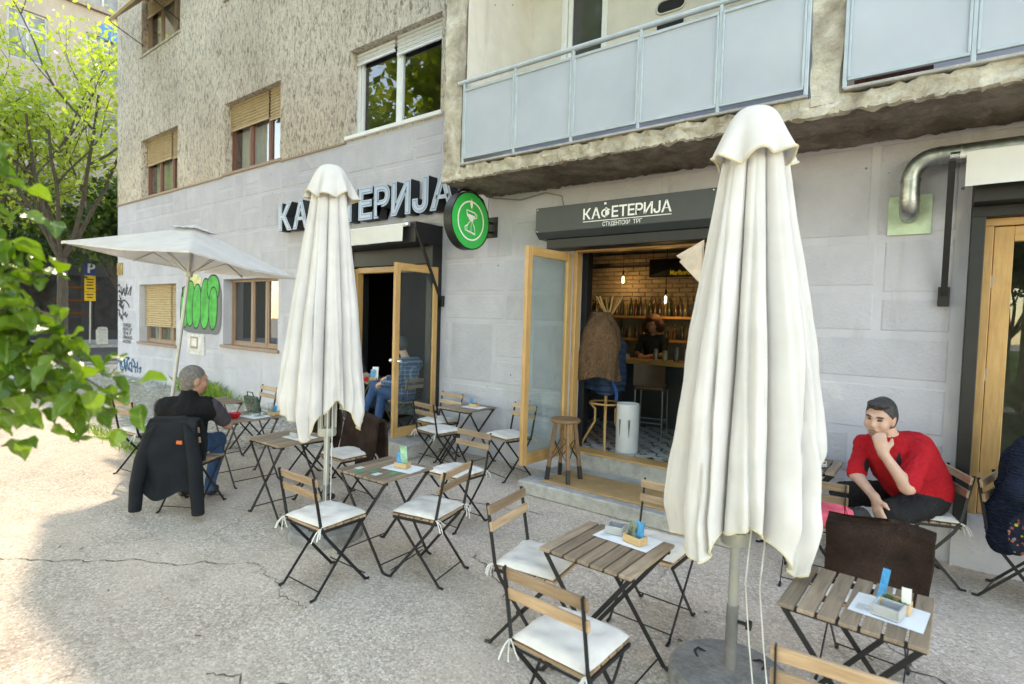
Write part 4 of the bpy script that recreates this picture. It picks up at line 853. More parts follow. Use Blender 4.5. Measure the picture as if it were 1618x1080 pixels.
def chair(x, y, deg, where, cushion=True, sc=1.06, cl=None):
    c_ = thing("folding_chair", "folding slatted chair, "+where, "chair", (x,y,0), R(deg), CHAIRG, sc)
    sl = MAT["slatx"]; bk = MAT["black"]
    tl = math.atan2(.06, .33)
    for z in (.765, .675):
        yy = -.225+(.80-z)/.33*.06+.010; link("back_slat", CM["back_slat"], sl, c_, (0, yy+.002, z), (tl*.9, 0, 0))
    for k in range(6): link("seat_slat", CM["seat_slat"], sl, c_, (0, -.14+k*.063, .449))
    for s_ in (-1, 1): link("side_bar", CM["long%d" % s_], bk, c_); link("leg", CM["leg%d" % s_], bk, c_)
    link("stretcher", CM["st1"], bk, c_); link("stretcher", CM["st2"], bk, c_); link("seat_frame", CM["sf"], bk, c_)
    if cushion:
        q = link("seat_cushion", CM["cushion"], MAT["cushion"], None, (x,y,0), (0,0,R(deg+random.uniform(-4,4))), (sc*random.uniform(.97,1.03),sc*random.uniform(.97,1.03),sc)); tag(q, "white padded seat cushion on "+(cl or ("the chair "+where)), "cushion", "white chair cushions")
        link("tie", CM["tie1"], MAT["cord"], q); link("tie", CM["tie2"], MAT["cord"], q)
    return c_
TM = {}
TW, TD, TH = .55, .54, .71
mb = MB(); mb.box(-.0335, .0335, -TD/2, TD/2, TH-.018, TH); TM["slat"] = mb.mesh("slat", bevel=.003)
mb = MB(); mb.bar((-TW/2+.01,-TD/2+.05,TH-.030),(TW/2-.01,-TD/2+.05,TH-.030), .022, .022); TM["b1"] = mb.mesh("frame_bar"); mb = MB(); mb.bar((-TW/2+.01,TD/2-.05,TH-.030),(TW/2-.01,TD/2-.05,TH-.030), .022, .022); TM["b2"] = mb.mesh("frame_bar")
for i, y in enumerate((-TD/2+.035, TD/2-.035)):
    for s_ in (-1, 1):
        yy = y+(.012 if s_ > 0 else -.003)*(1 if i == 0 else -1); mb = MB(); mb.bar((s_*.25,yy,TH-.03),(-s_*.255,yy,.012), .007, .024, (0,0,1)); mb.tube([(-s_*.25,yy,.02),(-s_*.27,yy,.010),(-s_*.295,yy,.008)], .010, 6); TM["leg%d%d" % (i, s_)] = mb.mesh("leg")
for s_ in (-1, 1): mb = MB(); mb.tube([(s_*.222,-TD/2+.035,.06),(s_*.222,TD/2-.035,.06)], .005, 6); TM["st%d" % s_] = mb.mesh("stretcher")
def table(x, y, deg, lab, n=7, sc=1.0):
    t_ = thing("folding_table", lab, "table", (x,y,0), R(deg), "slatted folding cafe tables", sc)
    for k in range(n): link("slat", TM["slat"], MAT["slat"], t_, (-TW/2+.036+k*(TW-.072)/(n-1), random.uniform(-.002,.002), 0))
    for k in ("b1","b2"): link("frame_bar", TM[k], MAT["black"], t_)
    for k in TM:
        if k.startswith("leg"): link("leg", TM[k], MAT["black"], t_)
        if k.startswith("st"): link("stretcher", TM[k], MAT["black"], t_)
    return t_
TZ = .711
table(-1.37, 2.72, -1, "slatted folding table with ashtray and card box in front of the doormat step")
table(-.22, 2.93, -2, "slatted folding table with blue card box, before the chair with the brown blanket")
table(-3.46, 2.91, 2, "slatted folding table with green paint marks beside the middle closed parasol")
table(-4.95, 5.55, 0, "slatted folding table against the stone wall between the two entrances", 8, 1.04)
table(-4.90, 2.93, 1, "slatted folding table with only a grey ashtray on paper, behind the middle parasol", 8, 1.04)
table(-6.25, 3.20, -2, "slatted folding table with red bowl and water glasses before the man in the vest", 8, 1.04)
table(-7.55, 3.42, 2, "empty slatted folding table farthest along the wall, beyond the man in the vest", 8, 1.04)
table(-.88, 5.50, 0, "slatted folding table with white coffee cup beside the man in red", 7, 1.04)
chair(-1.84, 2.73, -83, "facing along the wall at the table before the doormat step", cl="the chair facing along the wall at the doormat table")
chair(-1.25, 2.14, -2, "its back to the square, at the table before the doormat step", cl="the doormat table chair backing the square")
chair(-1.38, 3.42, 178, "its back to the doorstep, at the table before the doormat step", cl="the chair with its back to the doorstep")
chair(-3.42, 2.33, 1, "its back to the square, at the table with green paint marks", cl="the green marked table's chair backing the square")
chair(-2.96, 2.93, 103, "turned sideways to the wall, at the table with green paint marks", cl="the sideways chair at the green marked table")
chair(-3.52, 3.82, 178, "its back to the wall, behind the table with green paint marks", cl="the chair behind the green marked table")
chair(-5.38, 5.44, 175, "backed against the black door post of the left entrance", sc=1.1, cl="the chair backed against the black door post")
chair(-4.92, 4.98, -8, "facing the wall, in front of the wall table between the entrances", sc=1.1, cl="the chair facing the wall table")
chair(-4.10, 5.38, 165, "backed against the wall beside the open cafe door leaf", sc=1.1, cl="the chair beside the open cafe door leaf")
chair(-4.80, 3.52, 178, "brown blanket over its back, behind the middle parasol", cl="the blanket covered chair behind the middle parasol")
chair(-5.76, 3.70, 172, "brown blanket over its back, at the red bowl table", False)
chair(-5.74, 2.40, 33, "dark jacket hung over its back, under the man in the vest", False)
chair(-7.35, 2.55, 8, "left of the man in the vest, facing the wall", sc=1.1, cl="the chair left of the man in the vest")
chair(-7.55, 3.95, 178, "backed to the wall at the empty far table", sc=1.1, cl="the far chair backed to the wall")
chair(-.22, 3.62, 175, "large brown blanket over its back, at the blue card table", sc=1.0, cl="the chair under the large brown blanket")
chair(-.20, 2.30, 5, "nearest the square at the blue card table", cl="the chair nearest the square at the blue card table")
chair(-.66, 4.72, 4, "pink jacket on its seat, behind the closed right parasol", False, 1.06)
chair(-.02, 5.42, 110, "carrying the man in red beside the wall", sc=1.1, cl="the chair under the man in red")
chair(.60, 5.42, -105, "carrying the woman in the navy cardigan", False, 1.1)

# ------------------------------------------------------------------ things on the tables
def placemat(x, y, deg, lab, w=.30, d=.22, z=TZ+.0005):
    mb = MB(); mb.grid(lambda u, v: ((u-.5)*w, (v-.5)*d, .0012+.004*abs(math.sin(u*2.2))*(v**2)), 10, 6); mb.grid(lambda u, v: ((u-.5)*w, (v-.5)*d, .0004+.004*abs(math.sin(u*2.2))*(v**2)), 10, 6)
    o = tag(mb.build("paper_placemat", MAT["paper"], None, True, loc=(x,y,z), rot=(0,0,R(deg))), lab, "placemat", "paper placemats")
    q = MB()
    for i in range(5): q.add([(-w*.42,-d*.35+i*.014,.0045),(-w*.42+.03+.02*((i*7)%3),-d*.35+i*.014,.0045),(-w*.42+.03+.02*((i*7)%3),-d*.35+i*.014+.004,.0045),(-w*.42,-d*.35+i*.014+.004,.0045)], [(0,1,2,3)])
    q.build("print", flat("print_grey", (.45,.47,.48)), o); return o
def ashtray(x, y, deg, lab, z=TZ+.006, glassy=False):
    a = .052; mb = MB(); mb.box(-a,a,-a,a,0,.012)
    for i, (sx, sy) in enumerate(((1,0),(-1,0),(0,1),(0,-1))):
        if sx: mb.box(sx*a-(.008 if sx>0 else 0), sx*a+(.008 if sx<0 else 0), -a, a, .012, .045)
        else: mb.box(-a+.008, a-.008, sy*a-(.008 if sy>0 else 0), sy*a+(.008 if sy<0 else 0), .012, .045)
    return tag(mb.build("ashtray", MAT["tumbler"] if glassy else MAT["ashtray"], None, bevel=.002, loc=(x,y,z), rot=(0,0,R(deg))), lab, "ashtray")
def card_box(x, y, deg, lab, cards, plants=False, z=TZ+.006):
    b = thing("card_holder", lab, "card holder", (x,y,z), R(deg), "wooden card boxes on the tables"); w, d, h = .058, .036, .042
    mb = MB(); mb.box(-w,w,-d,d,0,.008); mb.box(-w,w,-d,-d+.007,.008,h); mb.box(-w,w,d-.007,d,.008,h); mb.box(-w,-w+.007,-d+.007,d-.007,.008,h); mb.box(w-.007,w,-d+.007,d-.007,.008,h); mb.build("box", MAT["boxwood"], b, bevel=.0015)
    for i, (m_, px, hh, ww, tlt) in enumerate(cards):
        q = MB(); q.box(-ww/2,ww/2,-.0015,.0015,0,hh); q.build("card", MAT[m_], b, loc=(px, -.015+.014*i, .012), rot=(tlt, 0, .25*(i-.5)))
    if plants:
        for k, px in enumerate((-.03,.035)):
            q = MB()
            for j in range(26):
                a = random.uniform(0, 6.28); e = random.uniform(.2, 1.3); dd = Vector((math.cos(a)*math.cos(e), math.sin(a)*math.cos(e), math.sin(e)))*.032; s2 = dd.orthogonal().normalized()*.007
                q.add([(px,0,.02), (px+dd.x*.6+s2.x, dd.y*.6+s2.y, .025+dd.z*.6+s2.z), (px+dd.x, dd.y, .025+dd.z), (px+dd.x*.6-s2.x, dd.y*.6-s2.y, .025+dd.z*.6-s2.z)], [(0,1,2,3)])
            q.build("succulent", simple("succulent_green", (.10,.16,.05), .6, rnd=.2), b)
    return b
placemat(-1.33, 2.88, -4, "white paper placemat under the card box on the table before the doormat step", .34, .20)
ashtray(-1.42, 2.92, 10, "square grey ashtray on the table before the doormat step")
card_box(-1.27, 2.85, -12, "wooden box with blue and dark cards on the table before the doormat step", [("cardmix",-.02,.10,.06,-.25),("cardblue",.025,.11,.055,-.1)])
placemat(-.10, 2.90, -6, "white paper placemat hanging over the slats of the blue card table", .27, .22)
ashtray(-.10, 2.86, -12, "square grey ashtray with folded paper on the blue card table")
card_box(-.08, 2.94, -8, "wooden box with succulents and a leaning blue card", [("cardblue",-.055,.15,.03,-.5),("paper",.04,.11,.035,.3)], True)
placemat(-3.35, 3.0, 8, "white paper placemat on the table with green paint marks", .30, .20)
card_box(-3.36, 3.0, 12, "wooden box with blue and pale green cards on the green marked table", [("cardblue",-.03,.11,.05,-.1),("cardgreen",.02,.17,.06,.15)])
placemat(-4.86, 5.58, 3, "white paper placemat on the wall table between the entrances", .30, .20, .711*1.04+.001)
card_box(-4.88, 5.60, 5, "wooden box with blue card and small plant on the wall table", [("cardblue",-.035,.10,.05,0)], True, .711*1.04+.006)
placemat(-4.80, 2.98, 3, "white paper placemat under the ashtray behind the middle parasol", .30, .20, .711*1.04+.001); ashtray(-4.84, 2.98, 6, "square grey ashtray on the paper covered table behind the middle parasol", .711*1.04+.006)
for k, (px, py, a) in enumerate(((-.13,-.13,0),(-.05,-.20,0),(.03,-.12,0),(.11,-.16,0),(.19,-.06,0),(.12,.02,0),(.2,.10,0))):
    q = MB(); q.box(-.028,.028,-.035,.035,0,.0008); q.build("paint_mark", simple("green_paint_%d" % k, (.04,.30,.17) if k % 3 else (.7,.7,.7), .4), [o for o in COL.objects if o.name.startswith("folding_table") and abs(o.location.x+3.46) < .01][0], loc=(-TW/2+.036+round((px+TW/2-.036)/.0797)*.0797, py, TH+.0006))
z2 = .711*1.04+.001
mb = MB(); mb.lathe([(0,.0),(.03,.0),(.032,.008),(.055,.03),(.075,.06),(.072,.06),(.052,.034),(.03,.014),(0,.012)], 24); rb = tag(mb.build("red_bowl", MAT["red"], None, True, loc=(-6.16,3.02,z2)), "red ceramic bowl cup on the table before the man in the vest", "bowl"); mb = MB(); mb.tube([(.07,0,.05),(.10,0,.045),(.10,0,.025),(.06,0,.03)], .006, 6); mb.build("handle", MAT["red"], rb, smooth=True)
placemat(-6.13, 3.24, 4, "white paper placemat under the water glasses", .30, .22, z2)
for x, y, h, lab in ((-6.22,3.22,.13,"clear water tumbler beside the red bowl"),(-6.05,3.38,.15,"tall clear water glass beside the card box"),(-6.27,3.14,.11,"second clear water tumbler beside the red bowl")):
    mb = MB(); mb.lathe([(0,.0),(.030,.0),(.036,h),(.034,h),(.029,.012),(0,.012)], 20); tag(mb.build("water_glass", MAT["tumbler"], None, True, loc=(x,y,z2+.005)), lab, "glass")
ashtray(-6.08, 3.26, 5, "clear glass ashtray beside the water glasses", z2+.006, True); card_box(-6.06, 3.42, 5, "wooden box with cards on the red bowl table", [("cardmix",-.02,.09,.06,-.2),("cardblue",.03,.10,.05,-.1)], False, z2+.003)
mb = MB(); mb.box(-.13,.13,-.02,.02,0,.2); o = tag(mb.build("handbag", simple("patterned_bag", (.06,.10,.08), .7, vs=25, va=.9), None, bevel=.012, loc=(-6.42,3.38,z2), rot=(.25,0,.1)), "dark green patterned bag propped on the red bowl table", "bag"); mb = MB(); mb.tube([(-.06,0,.19),(-.05,0,.25),(.05,0,.25),(.06,0,.19)], .006, 6); mb.build("handle", MAT["rubber"], o)
mb = MB(); mb.lathe([(0,.0),(.035,.0),(.065,.012),(.064,.015),(.03,.006),(0,.006)], 28); sc_ = tag(mb.build("saucer", MAT["porcelain"], None, True, loc=(-.74,5.40,z2+.002)), "white saucer on the table beside the man in red", "saucer")
mb = MB(); mb.lathe([(0,.0),(.022,.0),(.036,.03),(.040,.055),(.037,.055),(.033,.03),(.02,.006),(0,.006)], 24); cp = tag(mb.build("coffee_cup", MAT["porcelain"], None, True, loc=(-.74,5.40,z2+.009)), "white coffee cup on its saucer beside the man in red", "cup"); mb = MB(); mb.tube([(.036,0,.045),(.058,0,.042),(.056,0,.02),(.03,0,.018)], .005, 6); mb.build("handle", MAT["porcelain"], cp, smooth=True)
card_box(-.92, 5.55, 0, "wooden box with blue card behind the white coffee cup", [("cardblue",.0,.12,.05,-.1)], False, z2+.001)
mb = MB(); mb.lathe([(0,.0),(.030,.0),(.034,.11),(.032,.11),(.028,.012),(0,.012)], 20); tag(mb.build("water_glass", MAT["tumbler"], None, True, loc=(-.88,5.38,z2)), "clear water glass beside the white coffee cup", "glass")

# ------------------------------------------------------------------ blankets, jackets
def drape(name, lab, cat, x, y, deg, w, ztop, zf, zb, mat, th=.02, seed=0, gapf=.02, gapb=.02, sc=1.06, flare=.0):
    """cloth folded over a chair back; local +Y is the chair's front"""
    tot = (ztop-zf)+(ztop-zb)+.05
    def base(u, v, k):
        s_ = v*tot; uu = (u-.5)*w; ytop = -.215
        if s_ < ztop-zf: z = zf+s_; yy = ytop+.02+gapf+(ztop-z)*.12
        elif s_ < ztop-zf+.05: a = (s_-(ztop-zf))/.05*math.pi; z = ztop+.018*math.sin(a); yy = ytop+.02*math.cos(a)+gapf*(1-a/math.pi)-gapb*(a/math.pi)
        else: z = ztop-(s_-(ztop-zf)-.05); yy = ytop-.02-gapb-(ztop-z)*.02
        hang_ = max(0, ztop-z); f = .034*math.sin(uu*11+seed+2*noise.noise(Vector((uu*3,z*3,seed))))*min(1, hang_*4) + .034*noise.noise(Vector((uu*4, z*4, seed)))
        side = 1 if s_ > (ztop-zf+.025) else -1
        z += .018*math.sin(u*5+seed)-.03*(1-v)**6*math.sin(u*6+seed)-.03*v**6*math.sin(u*7+seed*2); uu *= 1-.10*(abs(2*v-1))**5
        return Vector((uu*(1+flare*hang_)+.01*noise.noise(Vector((z*5,seed,0))), yy-side*f-side*k*th*.5*(1 if 1 else 0), z-.025*abs(u-.5)**2*4*(1 if abs(z-ztop) < .05 else .2)+(-k*th*.5 if abs(z-ztop) < .02 else 0)))
    mb = MB(); n = 34; mv = 60
    mb.grid(lambda u, v: base(u, v, -1), n, mv); mb.grid(lambda u, v: base(u, v, 1), n, mv)
    for uu in (0, 1): mb.grid(lambda a, v: base(uu, v, -1)+(base(uu, v, 1)-base(uu, v, -1))*a, 3, mv)
    for vv in (0, 1): mb.grid(lambda u, a: base(u, vv, -1)+(base(u, vv, 1)-base(u, vv, -1))*a, n, 3)
    o = mb.build(name, mat, None, True, loc=(x,y,0), rot=(0,0,R(deg)), ang=70); o.scale = (sc,)*3; return tag(o, lab, cat)
drape("blanket", "large dark brown fleece blanket folded over the chair at the blue card table", "blanket", -.22, 3.62, 175, .52, .82, .42, .40, MAT["blanket"], .04, 1, sc=1.0)
drape("blanket", "dark brown fleece blanket over the chair behind the middle parasol", "blanket", -4.80, 3.52, 178, .52, .82, .44, .25, MAT["blanket"], .03, 4, flare=.25)
drape("blanket", "dark brown fleece blanket over the chair at the red bowl table", "blanket", -5.76, 3.70, 172, .46, .82, .46, .35, MAT["blanket"], .025, 7)
soft = cloth("softshell", (.013,.016,.021), .3, .7, 300, 0, 6, .8, .012, 10)
jk = drape("jacket", "dark softshell jacket with orange badge hung over the chair of the man in the vest", "jacket", -5.74, 2.40, 33, .44, .86, .48, .20, soft, .035, 3, gapb=.05, flare=.35)
for s_, nm in ((-1,0),(1,1)):
    mb = MB(); P = [Vector((s_*.12,-.27,.82)),Vector((s_*.19,-.30,.72)),Vector((s_*.245,-.32,.50)),Vector((s_*.275,-.34,.28)),Vector((s_*.29,-.34,.06))]; mb.tube(P, [.02,.050,.058,.056,.050], 14); o = mb.build("sleeve", soft, jk, True)
    mb = MB(); mb.tube([Vector((s_*.29,-.34,.062)),Vector((s_*.29,-.34,.056))], [.046,.044], 14); mb.build("cuff_lining", simple("orange_lining_%d" % nm, (.16,.05,.025), .8), jk, True)
mb = MB(); mb.box(.09,.14,-.345,-.335,.665,.695); mb.build("badge", simple("orange_badge", (.65,.13,.03), .7), jk)
def lump(c, r, seed, mb, amp=.25):
    mb.grid(lambda u, v: (c[0]+r[0]*(1+amp*noise.noise(Vector((u*6.28, v*4, seed))))*math.cos(2*math.pi*u)*math.sin(math.pi*v), c[1]+r[1]*(1+amp*noise.noise(Vector((u*6.28, v*4, seed+5))))*math.sin(2*math.pi*u)*math.sin(math.pi*v), c[2]+r[2]*math.cos(math.pi*v)*(1+amp*noise.noise(Vector((u*6.28,v*4,seed+9))))), 24, 14, True)
mb = MB(); lump((-.60,4.70,.555), (.19,.17,.10), 3, mb, .75); lump((-.47,4.72,.52), (.12,.13,.09), 6, mb, .8); tag(mb.build("pink_jacket", simple("pink_shell", (.70,.10,.15), .5, vs=9, va=.35, bs=14, bst=.8, bd=.02), None, True), "bright pink jacket bundled on the chair behind the right parasol", "jacket")
mb = MB(); lump((-.40,4.78,.50), (.14,.15,.11), 8, mb, .5); tag(mb.build("black_bag", simple("black_fabric", (.02,.02,.022), .7, bs=20, bst=.5), None, True), "black jacket bundled beside the pink one on the chair", "jacket")

# ------------------------------------------------------------------ parasols
def closed_parasol(x, y, seed, lab, rz=0, ztop=3.10, zlow=.80, rmax=.40, low=None, amp=None):
    rr = random.Random(seed)
    p = thing("closed_parasol", lab, "parasol", (x,y,0), rz, "closed cream parasols")
    N = 8; sw = [rr.uniform(-.35,.5) for _ in range(N)]
    zc = ztop-.20
    def fn(u, v):
        k = int(u*N) % N; fr = u*N-int(u*N); lobe = math.sin(math.pi*fr)
        zb = low[k]*.5*(1+math.cos(2*math.pi*(fr-.5)))+(.5*(low[k]+(low[(k+1)%N] if fr > .5 else low[k-1]))+.05)*(.5-.5*math.cos(2*math.pi*(fr-.5)))
        z = zc+(zb-zc)*v
        t_ = (ztop-z)/(ztop-zlow); out = .13+(rmax-.13)*min(1, t_*1.12)**.8; inn = .085+.10*t_
        cr = 1-.30*math.exp(-((fr-.5-.16*math.sin(z*1.3+k*2.1+seed))/.055)**2)*min(1, t_*1.6)-.16*math.exp(-((fr-.5+.24*math.sin(z*.9+k*1.7))/.04)**2)*t_
        r_ = inn+(out*amp[k]-inn)*lobe**.42*(.55+.45*min(1, t_*2))*cr
        a = 2*math.pi*u + sw[k]*lobe*t_*.45 + .02*math.sin(z*3+seed+k)
        r_ *= 1+.05*noise.noise(Vector((math.cos(a)*3, math.sin(a)*3, z*1.6+seed)))+(.11*noise.noise(Vector((math.cos(a)*7, math.sin(a)*7, z*.9+seed+3)))+.05*noise.noise(Vector((math.cos(a)*6, math.sin(a)*6, z*5+seed))))*t_
        r_ *= 1-.10*max(0, v-.93)/.07*lobe
        return (r_*math.cos(a), r_*math.sin(a), z)
    mb = MB(); mb.grid(fn, N*26, 80, True); cn = mb.build("canopy", MAT["canvas"], p, True, ang=120)
    mb = MB(); mb.tube([Vector(fn(i/(N*26), 1)) for i in range(N*26)]+[Vector(fn(0,1))], .006, 5, False); mb.build("hem", MAT["trim"], cn, smooth=True)
    def cap(u, v):
        a = 2*math.pi*u; fl_ = .05+.145*v**.8; wv_ = (.14*math.cos(7*a+seed)+.10*math.cos(4*a+1.3*seed)+.05*math.cos(13*a))*v**3
        r_ = fl_*(1+wv_); z = ztop-.27*v**1.7+(.018*math.cos(7*a+seed)+.02*math.cos(3*a+seed))*v**2.5
        return (r_*math.cos(a), r_*math.sin(a), z)
    mb = MB(); mb.grid(cap, 96, 14, True); mb.poly([cap(i/96, 0) for i in range(96)]); cp = mb.build("vent_cap", MAT["canvas"], p, True, ang=120)
    mb = MB(); mb.tube([Vector(cap(i/96, 1)) for i in range(97)], .007, 5, False); mb.build("hem", MAT["trim"], cp, smooth=True)
    mb = MB(); mb.tube([(0,0,.40),(0,0,ztop-.02)], .026, 14); mb.build("pole", MAT["grey"], p, smooth=True)
    mb = MB(); mb.tube([(0,0,.06),(0,0,.44)], .031, 14); mb.lathe([(.031,.44),(.027,.445)], 14); mb.build("pole_sleeve", MAT["dgrey"], p, smooth=True)
    mb = MB(); mb.tube([(.03,0,.36),(.075,0,.36)], .010, 8); mb.lathe([(0,-.012),(.026,-.012),(.026,.012),(0,.012)], 10, (.085,0,.36), Matrix.Rotation(math.pi/2,3,'Y')); mb.build("clamp_knob", MAT["rubber"], p, smooth=True)
    mb = MB(); mb.lathe([(.028,zlow+.02),(.075,zlow+.02),(.08,zlow+.04),(.075,zlow+.09),(.028,zlow+.10)], 20); mb.build("runner", MAT["grey"], p, smooth=True)
    for k in range(8): a = 2*math.pi*k/8+.2; mb = MB(); mb.bar((math.cos(a)*.066,math.sin(a)*.066,zlow+.06),(math.cos(a)*.085,math.sin(a)*.085,ztop-.5), .014, .022); mb.build("rib", MAT["grey"], p)
    mb = MB(); mb.lathe([(0,.10),(.05,.10),(.29,.085),(.315,.065),(.32,.0),(0,.0)], 40); mb.build("base", MAT["stonebase"], p, smooth=True, ang=30)
    mb = MB()
    for a in (.6, 2.7, 4.8): mb = MB(); mb.tube([(math.cos(a)*.17,math.sin(a)*.17,.088),(math.cos(a+.15)*.20,math.sin(a+.15)*.20,.105),(math.cos(a+.35)*.20,math.sin(a+.35)*.20,.105),(math.cos(a+.5)*.17,math.sin(a+.5)*.17,.088)], .007, 6); mb.build("lifting_handle", MAT["rubber"], p, smooth=True)
    for s_ in (.06, .13): mb = MB(); mb.tube([(s_,-.04,1.2),(s_+.03,-.06,.9),(s_+.01,-.05,.6),(s_+.05,-.08,.3),(s_+.08,-.10,.115)], .004, 6); mb.build("pull_cord", MAT["cord"], p, smooth=True)
    return p
closed_parasol(-4.165, 2.845, 12, "closed cream parasol standing between the ashtray table and the green marked table", .0, 3.20, .86, .365, [.95,1.16,1.14,1.05,1.17,1.10,.88,1.22], [.98,.9,.9,.95,1.22,1.12,1.0,.8])
closed_parasol(-.79, 3.06, 21, "closed cream parasol standing in front of the cafe door by the coffee table", 0, 3.06, .76, .39, [1.18,1.1,.9,.85,.80,.76,.96,.74], [1.14,1.0,.9,.9,.98,1.0,.85,1.1])
# open tilted parasol
op = thing("open_parasol", "open square cream parasol tilted over the man in the vest", "parasol", (-8.32,3.14,0))
C = Vector((-8.24,3.41,2.61))-Vector((-8.32,3.14,0)); nrm = Vector((.03,.10,1)).normalized(); ua = Vector((math.cos(.39),math.sin(.39),0)); ua = (ua-nrm*ua.dot(nrm)).normalized(); ub = nrm.cross(ua)
S_ = 2.0; Ht = .48
def can(u, v):
    x = (u-.5)*2; y = (v-.5)*2; m_ = max(abs(x), abs(y)); dia = min(abs(x), abs(y))/(m_+1e-6)
    sag = .035*(1-dia)*m_**2
    return tuple(C+ua*x*S_/2+ub*y*S_/2+nrm*(Ht*(1-m_)**1.05 - sag))
mb = MB(); mb.grid(can, 41, 41); cn = mb.build("canopy", MAT["canvas"], op, True, ang=14)
def val(u, v):
    s_ = u*4; k = int(s_) % 4; f_ = s_-int(s_); q = [(f_,0),(1,f_),(1-f_,1),(0,1-f_)][k]; a = Vector(can(*q)); return tuple(a-nrm*(.025*v)+nrm*.0)
mb = MB(); mb.grid(val, 80, 2, True); mb.build("valance", MAT["canvas"], cn, True)
mb = MB(); mb.grid(lambda u, v: tuple(C+ua*(u-.5)*.42+ub*(v-.5)*.42+nrm*(Ht-.055+.085*(1-max(abs(u-.5),abs(v-.5))*2)+.01*math.sin(u*20)*abs(v-.5))), 13, 13); mb.build("vent_cap", MAT["canvas"], op, True, ang=14)
mb = MB(); mb.tube([(0,0,.06),tuple(C+nrm*(Ht-.06))], .024, 12); mb.build("pole", MAT["grey"], op, smooth=True)
for k in range(8):
    q = [(0,0),(.5,0),(1,0),(1,.5),(1,1),(.5,1),(0,1),(0,.5)][k]; e = Vector(can(*q))-nrm*.03; tp = C+nrm*(Ht-.10); md = tp+(e-tp)*.5; hub = C-nrm*.18
    mb = MB(); mb.bar(tp, e, .014, .02); r_ = mb.build("rib", MAT["grey"], op); mb = MB(); mb.bar(hub, md, .012, .016); mb.build("strut", MAT["grey"], r_)
mb = MB(); mb.tube([C-nrm*.22, C-nrm*.14], .05, 12); mb.build("runner", MAT["grey"], op, smooth=True)
mb = MB(); mb.lathe([(0,.09),(.05,.09),(.28,.08),(.30,.06),(.30,0),(0,0)], 36); mb.build("base", MAT["stonebase"], op, smooth=True, ang=30)
mb = MB(); hk = C-nrm*.35; mb.tube([hk+Vector((-.02,0,0)),hk+Vector((-.10,-.02,-.02)),hk+Vector((-.11,-.02,-.14)),hk+Vector((-.05,0,-.17))], .007, 6); mb.build("crank", MAT["black"], op)
# ------------------------------------------------------------------ people: one continuous skin grown round tapered limbs
def nets(F, o, h):
    nx, ny, nz = F.shape; s_ = F < 0
    c = np.zeros((nx-1,ny-1,nz-1), np.int8)
    for i, j, k in product((0,1), repeat=3): c += s_[i:nx-1+i, j:ny-1+j, k:nz-1+k]
    act = (c > 0) & (c < 8); idx = -np.ones(act.shape, np.int64); idx[act] = np.arange(act.sum()); I, J, K = np.nonzero(act)
    P = np.zeros((len(I),3)); N = np.zeros(len(I)); cs_ = list(product((0,1), repeat=3))
    for a in cs_:
        for ax in range(3):
            if a[ax]: continue
            b = list(a); b[ax] = 1; fa = F[I+a[0],J+a[1],K+a[2]]; fb = F[I+b[0],J+b[1],K+b[2]]; m_ = (fa < 0) != (fb < 0)
            t_ = fa[m_]/(fa[m_]-fb[m_]); q = np.tile(np.array(a, float), (m_.sum(),1)); q[:,ax] += t_; P[m_] += q; N[m_] += 1
    V_ = o+(P/N[:,None]+np.stack([I,J,K],1))*h; Q = []
    for ax in range(3):
        sl0 = [slice(None)]*3; sl1 = [slice(None)]*3; sl0[ax] = slice(0,-1); sl1[ax] = slice(1,None)
        d = s_[tuple(sl0)] != s_[tuple(sl1)]; b, c2 = [q for q in range(3) if q != ax]
        pos = np.argwhere(d); ok = (pos[:,b] > 0) & (pos[:,b] < F.shape[b]-1) & (pos[:,c2] > 0) & (pos[:,c2] < F.shape[c2]-1); pos = pos[ok]
        def cell(db, dc): q = pos.copy(); q[:,b] += db; q[:,c2] += dc; return idx[q[:,0],q[:,1],q[:,2]]
        quad = np.stack([cell(-1,-1),cell(0,-1),cell(0,0),cell(-1,0)],1); fl = s_[pos[:,0],pos[:,1],pos[:,2]]
        if ax == 1: fl = ~fl
        quad[~fl] = quad[~fl][:,::-1]; Q.append(quad)
    return V_, np.concatenate(Q)
